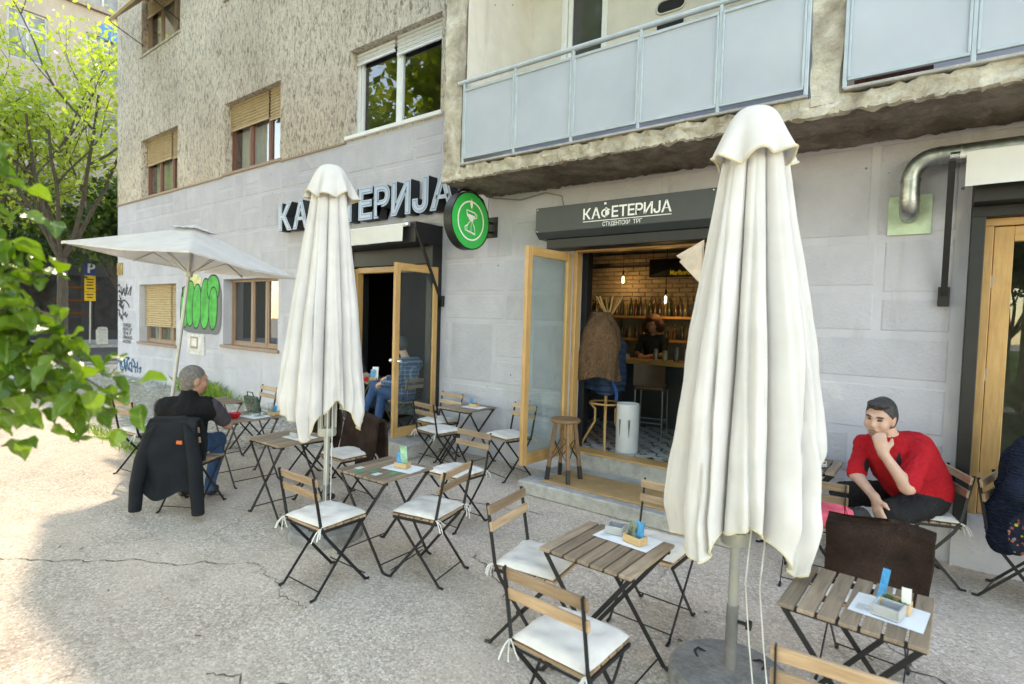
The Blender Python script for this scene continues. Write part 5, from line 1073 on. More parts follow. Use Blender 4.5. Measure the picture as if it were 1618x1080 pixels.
class Body:
    def __init__(s): s.p = []; s.paints = []
    def cap(s, a, b, ra, rb, m_): s.p.append(("c", np.array(a, float), np.array(b, float), ra, rb, m_)); return s
    def ell(s, c, r, m_, fr=None, paint=False):
        fr = np.eye(3) if fr is None else np.array(fr, float); (s.paints if paint else s.p).append(("e", np.array(c, float), np.array(r, float), fr, 0, m_)); return s
    def rotz(s, deg, c):
        a = math.radians(deg); M_ = np.array([[math.cos(a),-math.sin(a),0],[math.sin(a),math.cos(a),0],[0,0,1]]); c = np.array([*c,0.])
        T = lambda p: M_@(p-c)+c
        for L in (s.p, s.paints):
            for i, q in enumerate(L): L[i] = (q[0],T(q[1]),T(q[2]),*q[3:]) if q[0] == "c" else (q[0],T(q[1]),q[2],q[3]@M_.T,*q[4:])
    def dist(s, q, X):
        if q[0] == "c":
            a, b = q[1], q[2]; ab = b-a; t_ = np.clip(((X-a)@ab)/(ab@ab+1e-9), 0, 1); return np.linalg.norm(X-a-t_[...,None]*ab, axis=-1)-(q[3]+(q[4]-q[3])*t_)
        L = (X-q[1])@q[3].T; k = np.linalg.norm(L/q[2], axis=-1); return (k-1)*np.min(q[2])*(1.0) if False else k*(k-1)/np.maximum(np.linalg.norm(L/q[2]**2, axis=-1), 1e-6)
    def build(s, h=.008, k=.012):
        lo_ = []; hi_ = []
        for q in s.p:
            if q[0] == "c": r_ = max(q[3],q[4]); lo_ += [q[1]-r_,q[2]-r_]; hi_ += [q[1]+r_,q[2]+r_]
            else: r_ = max(q[2]); lo_.append(q[1]-r_); hi_.append(q[1]+r_)
        lo_ = np.min(lo_,0)-4*h; hi_ = np.max(hi_,0)+4*h; n = np.ceil((hi_-lo_)/h).astype(int)+1
        Sg = np.full(n, 1e-12); 
        for q in s.p:
            if q[0] == "c": r_ = max(q[3],q[4]); a = np.minimum(q[1],q[2])-r_; b = np.maximum(q[1],q[2])+r_
            else: a = q[1]-max(q[2]); b = q[1]+max(q[2])
            i0 = np.maximum(0, np.floor((a-lo_-7*k)/h).astype(int)); i1 = np.minimum(n, np.ceil((b-lo_+7*k)/h).astype(int)+1)
            g = np.stack(np.meshgrid(*[lo_[d]+h*np.arange(i0[d],i1[d]) for d in range(3)], indexing='ij'),-1)
            Sg[i0[0]:i1[0],i0[1]:i1[1],i0[2]:i1[2]] += np.exp(-np.clip(s.dist(q,g)/k,-60,60))
        F = -k*np.log(Sg); V_, Q = nets(F, lo_, h); ctr = V_[Q].mean(1)
        D = np.stack([s.dist(q,ctr) for q in s.p],1); mi = np.array([q[5] for q in s.p])[D.argmin(1)]
        for q in s.paints: mi[s.dist(q,ctr) < 0] = q[5]
        return V_, Q, mi
def frame(f, upv=(0,0,1)):
    f = Vector(f).normalized(); l = Vector(upv).cross(f).normalized(); u_ = f.cross(l); return f, l, u_
def head(b, c, f, upv, sk, hair, sc=1.0, beard=None, eye=None, bald=0, brow=None):
    c = Vector(c); F_, L_, U_ = frame(f, upv); fr = np.array([F_, L_, U_]); P = lambda x, y, z: tuple(c+(F_*x+L_*y+U_*z)*sc); r = lambda *q: tuple(v*sc for v in q)
    b.ell(P(-.012,0,.025), r(.098,.077,.098), sk, fr); b.ell(P(.025,0,-.045), r(.070,.060,.078), sk, fr); b.ell(P(.055,0,-.095), r(.032,.034,.025), sk, fr)
    b.cap(P(.092,0,.01), P(.108,0,-.028), .010*sc, .014*sc, sk); b.ell(P(.085,0,.03), r(.016,.055,.010), sk, fr)
    for s_ in (-1,1): b.ell(P(-.005,s_*.078,-.01), r(.020,.010,.032), sk, fr); b.ell(P(.06,s_*.045,-.03), r(.03,.025,.03), sk, fr)
    b.ell(P(.090,0,-.062), r(.010,.026,.010), sk, fr)
    if hair is not None:
        b.ell(P(-.022,0,.038), r(.100,.082,.099), hair, fr); b.ell(P(-.055,0,-.01), r(.062,.078,.085), hair, fr)
        if bald < .5: b.ell(P(.045,0,.105), r(.055,.062,.028), hair, fr)
    if beard is not None: b.ell(P(.035,0,-.105), r(.085,.068,.040), beard, fr, True)
    if eye is not None:
        for s_ in (-1,1): b.ell(P(.088,s_*.033,.008), r(.020,.015,.008), eye, fr, True); b.ell(P(.088,s_*.033,.031), r(.025,.022,.007), brow if brow is not None else eye, fr, True)
        b.ell(P(.10,0,-.062), r(.012,.020,.0035), brow if brow is not None else eye, fr, True)
def hand(b, w, d, pn, th, m_, curl=.5, sc=1.0):
    """wrist, pointing direction, palm normal, thumb side"""
    w = Vector(w); d = Vector(d).normalized(); pn = Vector(pn); pn = (pn-d*pn.dot(d)).normalized(); t_ = Vector(th); t_ = (t_-d*t_.dot(d)-pn*t_.dot(pn)).normalized()
    fr = np.array([d,t_,pn]); pc = w+d*.05*sc; b.ell(tuple(pc), (.052*sc,.040*sc,.016*sc), m_, fr); b.cap(tuple(w-d*.01), tuple(w+d*.03*sc), .026*sc, .022*sc, m_)
    for i, ln in enumerate((.072,.080,.074,.058)):
        a = w+d*(.090 if i < 3 else .082)*sc+t_*(.030-.020*i)*sc; d1 = (d*math.cos(curl)+pn*math.sin(curl)).normalized(); d2 = (d*math.cos(curl*2.3)+pn*math.sin(curl*2.3)).normalized(); k1 = a+d1*ln*.52*sc
        b.cap(tuple(a), tuple(k1), .0098*sc, .0090*sc, m_); b.cap(tuple(k1), tuple(k1+d2*ln*.48*sc), .0090*sc, .0078*sc, m_)
    a = w+d*.025*sc+t_*.030*sc; d1 = (t_*.75+d*.7+pn*.25).normalized(); k1 = a+d1*.042*sc; b.cap(tuple(a), tuple(k1), .0125*sc, .0105*sc, m_); b.cap(tuple(k1), tuple(k1+(d*.85+t_*.3+pn*.35).normalized()*.034*sc), .0105*sc, .0088*sc, m_)
def person(body, mats, lab, base, cloth_ids=(), amp=.006, fq=11, h=.008, k=.012, cat="person"):
    V_, Q, mi = body.build(h, k); me = bpy.data.meshes.new("person"); 
    me.from_pydata((V_-np.array(base)).tolist(), [], Q.tolist()); me.polygons.foreach_set("material_index", mi.astype(np.int32))
    me.polygons.foreach_set("use_smooth", np.ones(len(Q), bool)); me.update()
    if cloth_ids:
        cl = np.zeros(len(V_), bool); cl[Q[np.isin(mi, cloth_ids)].ravel()] = True; keep = np.zeros(len(V_), bool); keep[Q[~np.isin(mi, cloth_ids)].ravel()] = True; cl &= ~keep
        nr = np.empty(len(V_)*3); me.vertices.foreach_get("normal", nr); nr = nr.reshape(-1,3); co = V_-np.array(base)
        for i in np.nonzero(cl)[0]:
            p = Vector(V_[i]); q = p*fq; n_ = noise.noise(Vector((q.x,q.y,q.z*.8)))+.6*(1-abs(noise.noise(q*1.9))*2)
            co[i] += nr[i]*amp*n_
        me.vertices.foreach_set("co", co.ravel()); me.update()
    for m_ in mats: me.materials.append(m_)
    o = bpy.data.objects.new("person", me); COL.objects.link(o); o.location = base; return tag(o, lab, cat)
def skinmat(name, col):
    t = NT(name); c = t.co(); p = t.pbr(t.mix(1.0, (*col,1), t.ramp(t.noise(c, 14, 3), [(.3,(.9,.86,.84)),(.7,(1.05,1.0,1.0))]), 'MULTIPLY'), .5, 0, None, .35); p.inputs["Subsurface Weight"].default_value = .12; p.inputs["Subsurface Radius"].default_value = (.01,.004,.002); p.inputs["Subsurface Scale"].default_value = .6; return t.m
skin1 = skinmat("skin_fair", (.56,.36,.28)); skin2 = skinmat("skin_tan", (.42,.24,.17))
hair1 = simple("hair_dark", (.035,.032,.033), .6, vs=60, va=.6, bs=150, bst=.8); hairg = simple("hair_grey", (.15,.135,.125), .8, vs=40, va=.4, bs=150, bst=.6); stub = flat("beard_shadow", (.40,.26,.205), .7); eyem = flat("eye_dark", (.06,.045,.04), .4); brow = flat("brow", (.10,.06,.05), .7)
redj = cloth("red_jersey", (.50,.012,.022), .15, .75, 400, 0, 5, .6, .014, 13); blackc = cloth("black_trousers", (.018,.018,.02), .2, .85, 300); blacks = flat("black_panel_cloth", (.02,.018,.02), .8); shoe = simple("dark_shoe", (.03,.03,.032), .6)
# man in red
b = Body(); SK, HR, RD, TR, BK, SH, BE, EY, BR = range(9)
pel = (-.03,5.42,.63); b.ell((-.03,5.43,.63), (.19,.17,.13), TR); b.cap((-.05,5.40,.70),(-.17,5.20,.93), .195,.20, RD); b.cap((-.17,5.20,.92),(-.22,5.13,1.0), .195,.15, RD); b.cap((-.03,5.43,.66),(-.07,5.38,.76), .185,.18, RD)
b.cap((-.01,5.42,.72),(-.10,5.24,1.0), .19,.165, RD); b.cap((-.22,5.12,1.10),(-.06,5.09,1.045), .075,.075, RD); b.cap((-.23,5.13,1.10),(-.38,5.19,1.03), .072,.07, RD)
Lsh, Rsh = (-.045,5.08,1.03), (-.40,5.20,1.02); b.cap(Lsh, Rsh, .078,.074, RD); b.cap((-.23,5.11,1.06),(-.25,5.06,1.17), .068,.060, SK); b.cap((-.235,5.12,1.04),(-.245,5.08,1.11), .095,.075, RD)
Lel, Lwr = (-.10,4.80,.83), (-.255,4.80,1.05); Rel, Rwr = (-.43,5.02,.81), (-.29,4.85,.70)
b.cap(Lsh, tuple(np.array(Lsh)*.12+np.array(Lel)*.88), .074,.070, RD); b.cap(tuple(np.array(Lsh)*.3+np.array(Lel)*.7), Lel, .052,.046, SK); b.cap(Lel, Lwr, .047,.030, SK)
b.cap(Rsh, tuple(np.array(Rsh)*.12+np.array(Rel)*.88), .070,.066, RD); b.cap(tuple(np.array(Rsh)*.3+np.array(Rel)*.7), Rel, .050,.044, SK); b.cap(Rel, Rwr, .044,.029, SK)
hand(b, Lwr, (-.25,.05,1), (-.1,1,-.1), (.6,.1,.3), SK, .75, 1.05); hand(b, Rwr, (.25,-.35,-.9), (.4,.6,.2), (.6,-.4,.4), SK, .25, 1.05)
b.cap((.03,5.36,.62),(-.18,4.92,.60), .12,.095, TR); b.cap((-.18,4.92,.60),(-.12,4.98,.12), .092,.058, TR); b.ell((-.14,4.91,.05), (.055,.13,.05), SH)
b.cap((-.13,5.46,.62),(-.53,5.18,.60), .115,.09, TR); b.cap((-.53,5.18,.60),(-.46,5.28,.12), .075,.052, TR); b.ell((-.49,5.21,.05), (.06,.13,.05), SH)
head(b, (-.295,4.985,1.275), (-.30,-.95,-.14), (.05,-.15,1), SK, HR, 1.12, BE, EY, 0, BR)
b.ell((-.165,5.0,.95), (.016,.08,.085), BK, None, True); b.ell((-.37,5.08,.88), (.018,.08,.06), BK, None, True)
person(b, [skin1,hair1,redj,blackc,blacks,shoe,stub,eyem,brow], "person in a red jersey and black trousers sitting with a hand at the mouth", (-.03,5.42,0), (1,2,3), .009, 16, .006, .008)
# man in the vest
vest = cloth("black_vest", (.011,.011,.012), .2, .9, 200, 0, 5, .6, .012, 12); tee = cloth("grey_tee", (.075,.07,.085), .15, .9, 300, 0, 5, .6, .012, 13); jean = cloth("blue_jeans", (.045,.10,.21), .3, .85, 250, 0, 5, .6, .012, 13)
b = Body(); SK, HR, VE, TE, JE, SH = range(6)
b.ell((-5.88,2.47,.60), (.19,.17,.13), JE); b.cap((-5.88,2.44,.66),(-5.87,2.40,.90), .165,.185, VE); b.cap((-6.02,2.40,.95),(-5.72,2.42,.95), .125,.125, VE); b.cap((-5.87,2.39,1.0),(-5.855,2.41,1.10), .088,.072, VE); b.cap((-5.855,2.41,1.08),(-5.84,2.43,1.16), .062,.060, SK)
for sh_, el_, wr_ in (((-5.655,2.43,.97),(-5.56,2.60,.76),(-5.74,2.85,.77)), ((-6.09,2.41,.97),(-6.17,2.56,.76),(-6.05,2.85,.77))):
    mid_ = tuple(np.array(sh_)*.3+np.array(el_)*.7); b.cap(sh_, mid_, .082,.070, TE); b.cap(mid_, el_, .052,.047, SK); b.cap(el_, wr_, .047,.03, SK); hand(b, wr_, (-.1,.9,-.05), (0,0,-1), (-.9 if el_[0] > -5.8 else .9,0,0), SK, .35)
for s_ in (-1,1): b.cap((-5.88+s_*.1,2.5,.58),(-5.86+s_*.13,2.86,.55), .10,.072, JE); b.cap((-5.86+s_*.13,2.86,.55),(-5.86+s_*.13,2.62,.10), .070,.05, JE); b.ell((-5.86+s_*.13,2.69,.048), (.05,.13,.048), SH)
head(b, (-5.82,2.44,1.235), (.75,.60,-.05), (0,0,1), SK, HR, 1.12, None, None, 1); b.rotz(47, (-5.86,2.42))
person(b, [skin2,hairg,vest,tee,jean,shoe], "person in a black vest and grey tee sitting at the table with the red bowl", (-5.88,2.45,0), (2,3,4), .009, 12, .0075, .009)
# man in plaid shirt in the left doorway
t = NT("plaid"); c = t.co((1,1,1)); w1 = t.n("TexWave", wave_type='BANDS', bands_direction='Z'); t.set(w1,0,c); t.set(w1,1,5.5); w2 = t.n("TexWave", wave_type='BANDS', bands_direction='X'); t.set(w2,0,c); t.set(w2,1,5.5)
g = t.math('ADD', t.ramp(w1.outputs[1],[(.75,0),(.9,1)]), t.ramp(w2.outputs[1],[(.75,0),(.9,1)])); t.pbr(t.mix(t.math('MULTIPLY',g,.5), (.035,.075,.15,1), (.20,.28,.40,1)), .9, 0, None, .2); plaid = t.m
bshoe = simple("blue_sneaker", (.01,.10,.40), .6, va=.2); sole = flat("white_sole", (.75,.75,.76))
b = Body(); SK, HR, PL, JE, SH, SO = range(6)
b.ell((-6.26,5.60,.74), (.17,.17,.13), JE); b.cap((-6.24,5.60,.80),(-6.20,5.60,1.10), .15,.165, PL); b.cap((-6.20,5.44,1.22),(-6.20,5.76,1.22), .10,.10, PL); b.cap((-6.22,5.60,1.26),(-6.29,5.59,1.38), .055,.055, SK)
for sh_, el_, wr_ in (((-6.19,5.41,1.22),(-6.13,5.36,.97),(-6.42,5.34,.94)), ((-6.19,5.78,1.22),(-6.30,5.80,.98),(-6.50,5.50,1.0))): b.cap(sh_, el_, .062,.052, PL); b.cap(el_, wr_, .050,.036, PL); hand(b, wr_, (-.9,-.05,-.2), (0,0,-1), (0,-.5,.6), SK, .45)
b.cap((-6.30,5.55,.74),(-6.76,5.44,.86), .10,.075, JE); b.cap((-6.76,5.44,.86),(-6.72,5.24,.52), .07,.05, JE); b.ell((-6.80,5.20,.46), (.13,.05,.045), SH); b.ell((-6.81,5.195,.425), (.135,.053,.018), SO)
b.cap((-6.30,5.66,.72),(-6.66,5.50,.72), .10,.075, JE); b.cap((-6.66,5.50,.72),(-6.36,5.18,.33), .072,.05, JE); b.ell((-6.40,5.14,.255), (.13,.055,.045), SH); b.ell((-6.405,5.14,.222), (.138,.058,.018), SO)
head(b, (-6.36,5.57,1.50), (-.93,-.30,-.12), (0,0,1), SK, HR, 1.0, None, None)
person(b, [skin1,hair1,plaid,jean,bshoe,sole], "person in a plaid shirt, jeans and blue sneakers sitting cross legged in the left doorway", (-6.26,5.60,.20), (2,3), .006, 10)
ch = chair(-6.20, 5.60, 90, "under the person in plaid inside the left doorway", False, 1.05); ch.location.z = .20
# second guest, mostly behind the parasol
drk = cloth("charcoal_jumper", (.03,.035,.038), .2)
b = Body(); SK, HR, DK, JE, SH = range(5)
b.ell((-7.72,5.66,.74), (.17,.17,.13), JE); b.cap((-7.72,5.66,.80),(-7.68,5.66,1.08), .15,.16, DK); b.cap((-7.66,5.50,1.18),(-7.66,5.82,1.18), .10,.10, DK); b.cap((-7.66,5.66,1.22),(-7.61,5.66,1.34), .055,.055, SK)
for s_ in (-1,1):
    b.cap((-7.65,5.66+s_*.19,1.18),(-7.55,5.66+s_*.2,.96), .06,.05, DK); b.cap((-7.55,5.66+s_*.2,.96),(-7.34,5.64+s_*.08,.97), .048,.035, DK); hand(b, (-7.34,5.64+s_*.08,.97), (.9,-s_*.2,-.05), (0,0,-1), (0,-s_,0), SK, .4)
    b.cap((-7.68,5.66+s_*.09,.74),(-7.36,5.66+s_*.11,.72), .095,.07, JE); b.cap((-7.36,5.66+s_*.11,.72),(-7.40,5.66+s_*.11,.28), .068,.05, JE); b.ell((-7.35,5.66+s_*.11,.25), (.12,.05,.045), SH)
head(b, (-7.58,5.66,1.46), (.95,-.2,-.1), (0,0,1), SK, HR, 1.0)
person(b, [skin1,hair1,drk,blackc,shoe], "person in a charcoal jumper sitting across from the person in plaid", (-7.72,5.66,.20), (2,3), .006, 10, .009)
ch = chair(-7.76, 5.66, -90, "under the person in the charcoal jumper in the left doorway", False, 1.05); ch.location.z = .20
tb = table(-7.08, 5.62, 0, "slatted folding table with red cups inside the left doorway", 7, 1.0); tb.location.z = .20
for x, y, lab in ((-7.18,5.46,"red cup beside the hands of the person in the charcoal jumper"),(-6.98,5.44,"red cup on the doorway table nearest the person in plaid")):
    mb = MB(); mb.lathe([(0,0),(.025,0),(.038,.055),(.035,.055),(.023,.008),(0,.008)], 20); tag(mb.build("red_cup", MAT["red"], None, True, loc=(x,y,.912)), lab, "cup")
card_box(-6.98, 5.60, 20, "card holder with blue and pale cards on the doorway table", [("cardblue",-.02,.16,.09,-.15),("paper",.02,.2,.10,-.1)], False, .912)
# woman in navy cardigan
t = NT("knit"); c = t.co(); w1 = t.n("TexWave", wave_type='BANDS', bands_direction='Z'); t.set(w1,0,c); t.set(w1,1,16); t.set(w1,2,3); n_ = t.vor(c, 45); t.pbr((.014,.020,.038,1), .95, 0, t.bump(t.math('ADD', w1.outputs[1], n_), .8, .012), .1); knit = t.m
t = NT("floral"); c = t.co(); v_ = t.vor(c, 34, 'F1', 1); d_ = t.vor(c, 34, 'F1', 0); sp = t.n("SeparateColor", i_Color=v_).outputs[0]
flow = t.ramp(sp, [(.0,(.02,.05,.10)),(.35,(.55,.10,.05)),(.5,(.65,.45,.30)),(.62,(.05,.20,.25)),(.75,(.6,.18,.12)),(.9,(.45,.42,.05))]); t.pbr(t.mix(t.ramp(d_,[(.28,1),(.40,0)]), (.012,.018,.035,1), flow), .85, 0, None, .2); floral = t.m
b = Body(); SK, HR, KN, FL, SH = range(5)
b.ell((.58,5.42,.64), (.20,.20,.15), KN); b.cap((.58,5.42,.68),(.60,5.38,1.0), .17,.17, KN); b.cap((.57,5.22,1.13),(.66,5.52,1.13), .10,.10, KN); b.cap((.63,5.37,1.17),(.66,5.35,1.28), .055,.055, SK); b.cap((.50,5.36,.62),(.47,5.28,.46), .15,.10, KN); b.cap((.55,5.25,.60),(.52,5.20,.47), .12,.07, KN)
b.cap((.56,5.20,1.12),(.50,5.06,.86), .078,.070, KN); b.cap((.50,5.06,.86),(.80,4.98,.84), .066,.05, KN); hand(b, (.82,4.98,.84), (1,0,0), (0,0,-1), (0,1,.2), SK, .4); b.cap((.70,5.54,1.12),(.82,5.50,.86), .078,.07, KN); b.cap((.82,5.50,.86),(1.0,5.3,.84), .066,.05, KN)
b.cap((.64,5.28,.62),(1.02,5.12,.62), .13,.12, FL); b.cap((.66,5.5,.62),(1.06,5.36,.62), .13,.12, FL); b.cap((.62,5.24,.56),(.75,5.15,.46), .14,.11, FL); b.cap((.75,5.15,.5),(1.0,5.1,.48), .13,.13, FL); b.cap((1.02,5.12,.60),(1.02,5.14,.12), .08,.05, SK); b.cap((1.06,5.36,.60),(1.06,5.34,.12), .08,.05, SK); b.ell((1.08,5.12,.05), (.12,.05,.05), SH); b.ell((1.12,5.34,.05), (.12,.05,.05), SH)
b.ell((.62,5.08,.56), (.15,.24,.20), FL, None, True)
head(b, (.69,5.33,1.39), (.92,-.38,-.1), (0,0,1), SK, HR, 1.0); b.ell((.645,5.35,1.40), (.125,.125,.135), HR)
person(b, [skin1,simple("hair_brown",(.05,.028,.02),.7,vs=50,va=.5,bs=90,bst=1),knit,floral,shoe], "person in a navy knit cardigan and floral skirt sitting by the glazed wooden door", (.60,5.40,0), (2,3), .010, 14)
# barista
b = Body(); SK, HR, DK, TR, SH = range(5)
b.cap((-3.72,8.85,1.15),(-3.72,8.80,1.55), .15,.16, DK); b.cap((-3.88,8.78,1.66),(-3.56,8.78,1.66), .09,.09, DK); b.cap((-3.72,8.78,1.70),(-3.72,8.74,1.84), .05,.05, SK)
for s_ in (-1,1):
    b.cap((-3.72+s_*.2,8.78,1.66),(-3.72+s_*.24,8.65,1.42), .055,.048, DK); b.cap((-3.72+s_*.24,8.65,1.42),(-3.72+s_*.08,8.48,1.40), .044,.03, SK); hand(b, (-3.72+s_*.08,8.48,1.40), (-s_*.3,-.9,-.1), (0,0,-1), (-s_,0,0), SK, .4)
    b.cap((-3.72+s_*.09,8.86,1.12),(-3.72+s_*.09,8.86,.75), .10,.075, TR); b.cap((-3.72+s_*.09,8.86,.75),(-3.72+s_*.09,8.88,.40), .07,.05, TR); b.ell((-3.72+s_*.09,8.82,.38), (.05,.12,.05), SH)
head(b, (-3.73,8.70,1.93), (.1,-.9,-.42), (0,-.4,1), SK, HR, 1.0); b.ell((-3.73,8.76,1.97), (.15,.13,.13), HR); b.ell((-3.86,8.76,1.88), (.07,.08,.10), HR); b.ell((-3.60,8.76,1.88), (.07,.08,.10), HR)
person(b, [skin2,simple("hair_auburn",(.06,.025,.015),.8,vs=40,va=.6,bs=60,bst=1),drk,blackc,shoe], "person with curly hair in dark clothes working behind the bar counter", (-3.72,8.86,.33), (2,3), .006, 10, .010)

# ------------------------------------------------------------------ trees
lf_spring = leafmat("spring_leaves", (.24,.33,.06), (.46,.52,.15), .5); lf_dark = leafmat("dense_leaves", (.025,.06,.012), (.10,.16,.03), .35)
lf_near = leafmat("near_leaves", (.055,.135,.016), (.15,.25,.03), .45, .28, .6, True)
def add_veins(m_):
    t = NT.__new__(NT); t.m = m_; t.t = m_.node_tree; tc = t.n("TexCoord"); sx = t.n("SeparateXYZ"); t.set(sx, 0, tc.outputs["Object"]); ax_ = t.math('ABSOLUTE', sx.outputs[0])
    q = t.math('SUBTRACT', sx.outputs[1], t.math('MULTIPLY', ax_, .75)); vein = t.ramp(t.math('ABSOLUTE', t.math('SINE', t.math('MULTIPLY', q, 300))), [(.0, 1), (.22, 0)]); mid_ = t.ramp(ax_, [(.0007, 1), (.0016, 0)])
    v = t.math('MAXIMUM', t.math('MULTIPLY', vein, .5), mid_)
    for nd in list(m_.node_tree.nodes):
        if nd.type == 'BSDF_PRINCIPLED':
            src = nd.inputs["Base Color"].links[0].from_socket; t.set(nd, "Base Color", t.mix(v, src, (.26,.34,.09,1))); t.set(nd, "Normal", t.bump(v, .5, .002))
add_veins(lf_near)
def tree_data(seed, h, tr, fork, nlimb, spread, nleaf, ls, scat=.45, lean=0):
    rr = random.Random(seed); nr = np.random.RandomState(seed); tb = MB(); segs = []
    def grow(p, d, ln, r_, lev):
        n = 5; pts = [p]; 
        for i in range(n): d = (d+Vector((rr.uniform(-1,1),rr.uniform(-1,1),rr.uniform(-.5,.8)))*.16+Vector((0,0,.05))).normalized(); pts.append(pts[-1]+d*ln/n)
        tb.tube(pts, [r_*(1-.55*i/n) for i in range(n+1)], 7 if lev < 2 else 4, False)
        if lev >= 2: segs.extend((pts[i],pts[i+1]) for i in range(1 if lev == 2 else 0, n))
        if lev < 4:
            for k in range(rr.choice((2,3,3))):
                j = rr.randint(2,n); a = rr.uniform(0,6.28); s_ = d.orthogonal().normalized(); s_.rotate(Matrix.Rotation(a,3,d)) if hasattr(s_,'rotate') else None
                grow(pts[j], (d*.75+s_*rr.uniform(.5,1.0)).normalized(), ln*rr.uniform(.5,.72), r_*.5, lev+1)
    tb.tube([(0,0,-.1),(lean*.3,0,fork*.35),(lean*.5,.03,fork*.7),(lean,0,fork)], [tr*1.25,tr,tr*.92,tr*.88], 12, False)
    for k in range(nlimb):
        a = 2*math.pi*k/nlimb+rr.uniform(-.4,.4); grow(Vector((lean,0,fork-.1*k*.3)), Vector((math.cos(a)*spread,math.sin(a)*spread,1)).normalized(), (h-fork)*rr.uniform(.42,.6), tr*.5, 1)
    A = np.array([s_[0] for s_ in segs]); B = np.array([s_[1] for s_ in segs]); ii = nr.randint(0,len(A),nleaf); t_ = nr.rand(nleaf,1)
    ctr = A[ii]*(1-t_)+B[ii]*t_+nr.normal(0,scat,(nleaf,3))*np.array([1,1,.7]); x = nr.normal(size=(nleaf,3)); x /= np.linalg.norm(x,axis=1)[:,None]; y = np.cross(x, nr.normal(size=(nleaf,3))); y /= np.linalg.norm(y,axis=1)[:,None]; sz = ls*(.6+.8*nr.rand(nleaf,1))
    Vv = np.stack([ctr-x*sz, ctr+y*sz*.55+x*sz*.1, ctr+x*sz, ctr-y*sz*.55+x*sz*.1],1).reshape(-1,3); me = bpy.data.meshes.new("crown"); me.from_pydata(Vv.tolist(), [], np.arange(nleaf*4).reshape(-1,4).tolist())
    return tb.mesh("trunk", True, fix=False, ang=80), me
def tree(name, lab, x, y, data, mat, group=None, rz=0, sc=1):
    t_ = thing(name, lab, "tree", (x,y,0), rz, group, sc); tm, cm = data; link("trunk", tm, MAT["bark"], t_); link("crown", cm, mat, t_); return t_
tree("street_tree", "forked street tree with fresh yellow green leaves beyond the building corner", -24.5, 5.9, tree_data(4, 13.5, .17, 3.6, 7, .5, 6200, .10, .42), lf_spring)
tree("street_tree", "smaller yellow green tree leaning beside the forked street tree", -26.5, 3.6, tree_data(9, 12, .12, 3.0, 6, .5, 4200, .10, .5), lf_spring)
dd = tree_data(14, 12, .22, 3.0, 7, .8, 9000, .20, .75)
tree("dense_tree", "dense dark green tree behind the street tree by the parking sign", -29.5, 9.6, dd, lf_dark, None, 0, .72); tree("dense_tree", "dense dark green tree beyond the road, behind the small yellow green tree", -33.5, 5.0, dd, lf_dark, None, 2.0, .62)
PG = "park trees on the lawn opposite the cafe"
pd = tree_data(23, 14, .28, 3.6, 6, .75, 8000, .22, .7)
for i, (x, y) in enumerate(((-19.5,-6.2),(-12,-5.5),(2.5,-12.5),(7.5,-16),(-7.5,-6.0),(-10.5,-3.6))): tree("park_and_blocker_tree", "leafy tree of the park opposite the cafe, some added to block sky light", x, y, pd, lf_dark if i != 0 else lf_spring, PG, i*1.3, .9+.05*(i%3))  # all unseen; those nearest the left pavement added to block sky light there
for i, (x, y) in enumerate(((-1.2,-14.5),(2.0,-13.8),(5.2,-15.0))): tree("park_shrub", "dense dark park shrub tree on the lawn, mirrored in the glazed door", x, y, dd, lf_dark, "dense shrub trees on the park lawn", i*1.7, .6)
# foreground branch: every leaf its own piece
def leaf_mesh(seed, L_=.085, W_=.064):
    rr = random.Random(seed); n = 9; vs = []; fs = []
    for i in range(n+1):
        t_ = i/n; w = W_*.5*(math.sin(math.pi*min(1,t_*1.02)**.72))**.8*(1+.05*rr.uniform(-1,1)); bend = -.22*L_*t_**2*rr.uniform(.9,1.1)
        for s_ in (-1,-.5,0,.5,1): vs.append((s_*w, t_*L_, bend+abs(s_)*w*.35+.004*math.sin(t_*12+s_*3+seed)))
    for i in range(n):
        for j in range(4): a = i*5+j; fs.append((a,a+1,a+6,a+5))
    me = bpy.data.meshes.new("leaf"); me.from_pydata(vs,[],fs); me.polygons.foreach_set("use_smooth",[True]*len(fs)); me.update(); return me
LM = [leaf_mesh(i) for i in range(5)]
for m_ in LM: m_.materials.append(lf_near)
br = thing("leafy_branch", "leafy green branch hanging into view in front of the pavement", "branch", (-3.1,-.35,0))
rr = random.Random(5); tw = MB(); nleaf = 0; LV = []
B0 = Vector((-3.1,-.35,2.15))
tw.tube([(0,0,0),(.0,.02,.8),(.05,.05,1.6),(.0,0,2.15)], [.035,.03,.024,.016], 8)
ends = [(-1.98,.38,2.28),(-2.06,.36,2.12),(-1.98,.44,2.02),(-1.92,.46,1.90),(-2.05,.40,1.86),(-1.88,.50,1.76),(-2.02,.42,1.72),(-1.86,.50,1.66),(-2.10,.36,1.96),(-2.15,.32,1.75),(-2.2,.30,2.05),(-1.95,.42,1.60),(-2.12,.33,2.2),(-2.0,.36,1.66),(-2.25,.3,1.62),(-1.79,.56,1.68)]
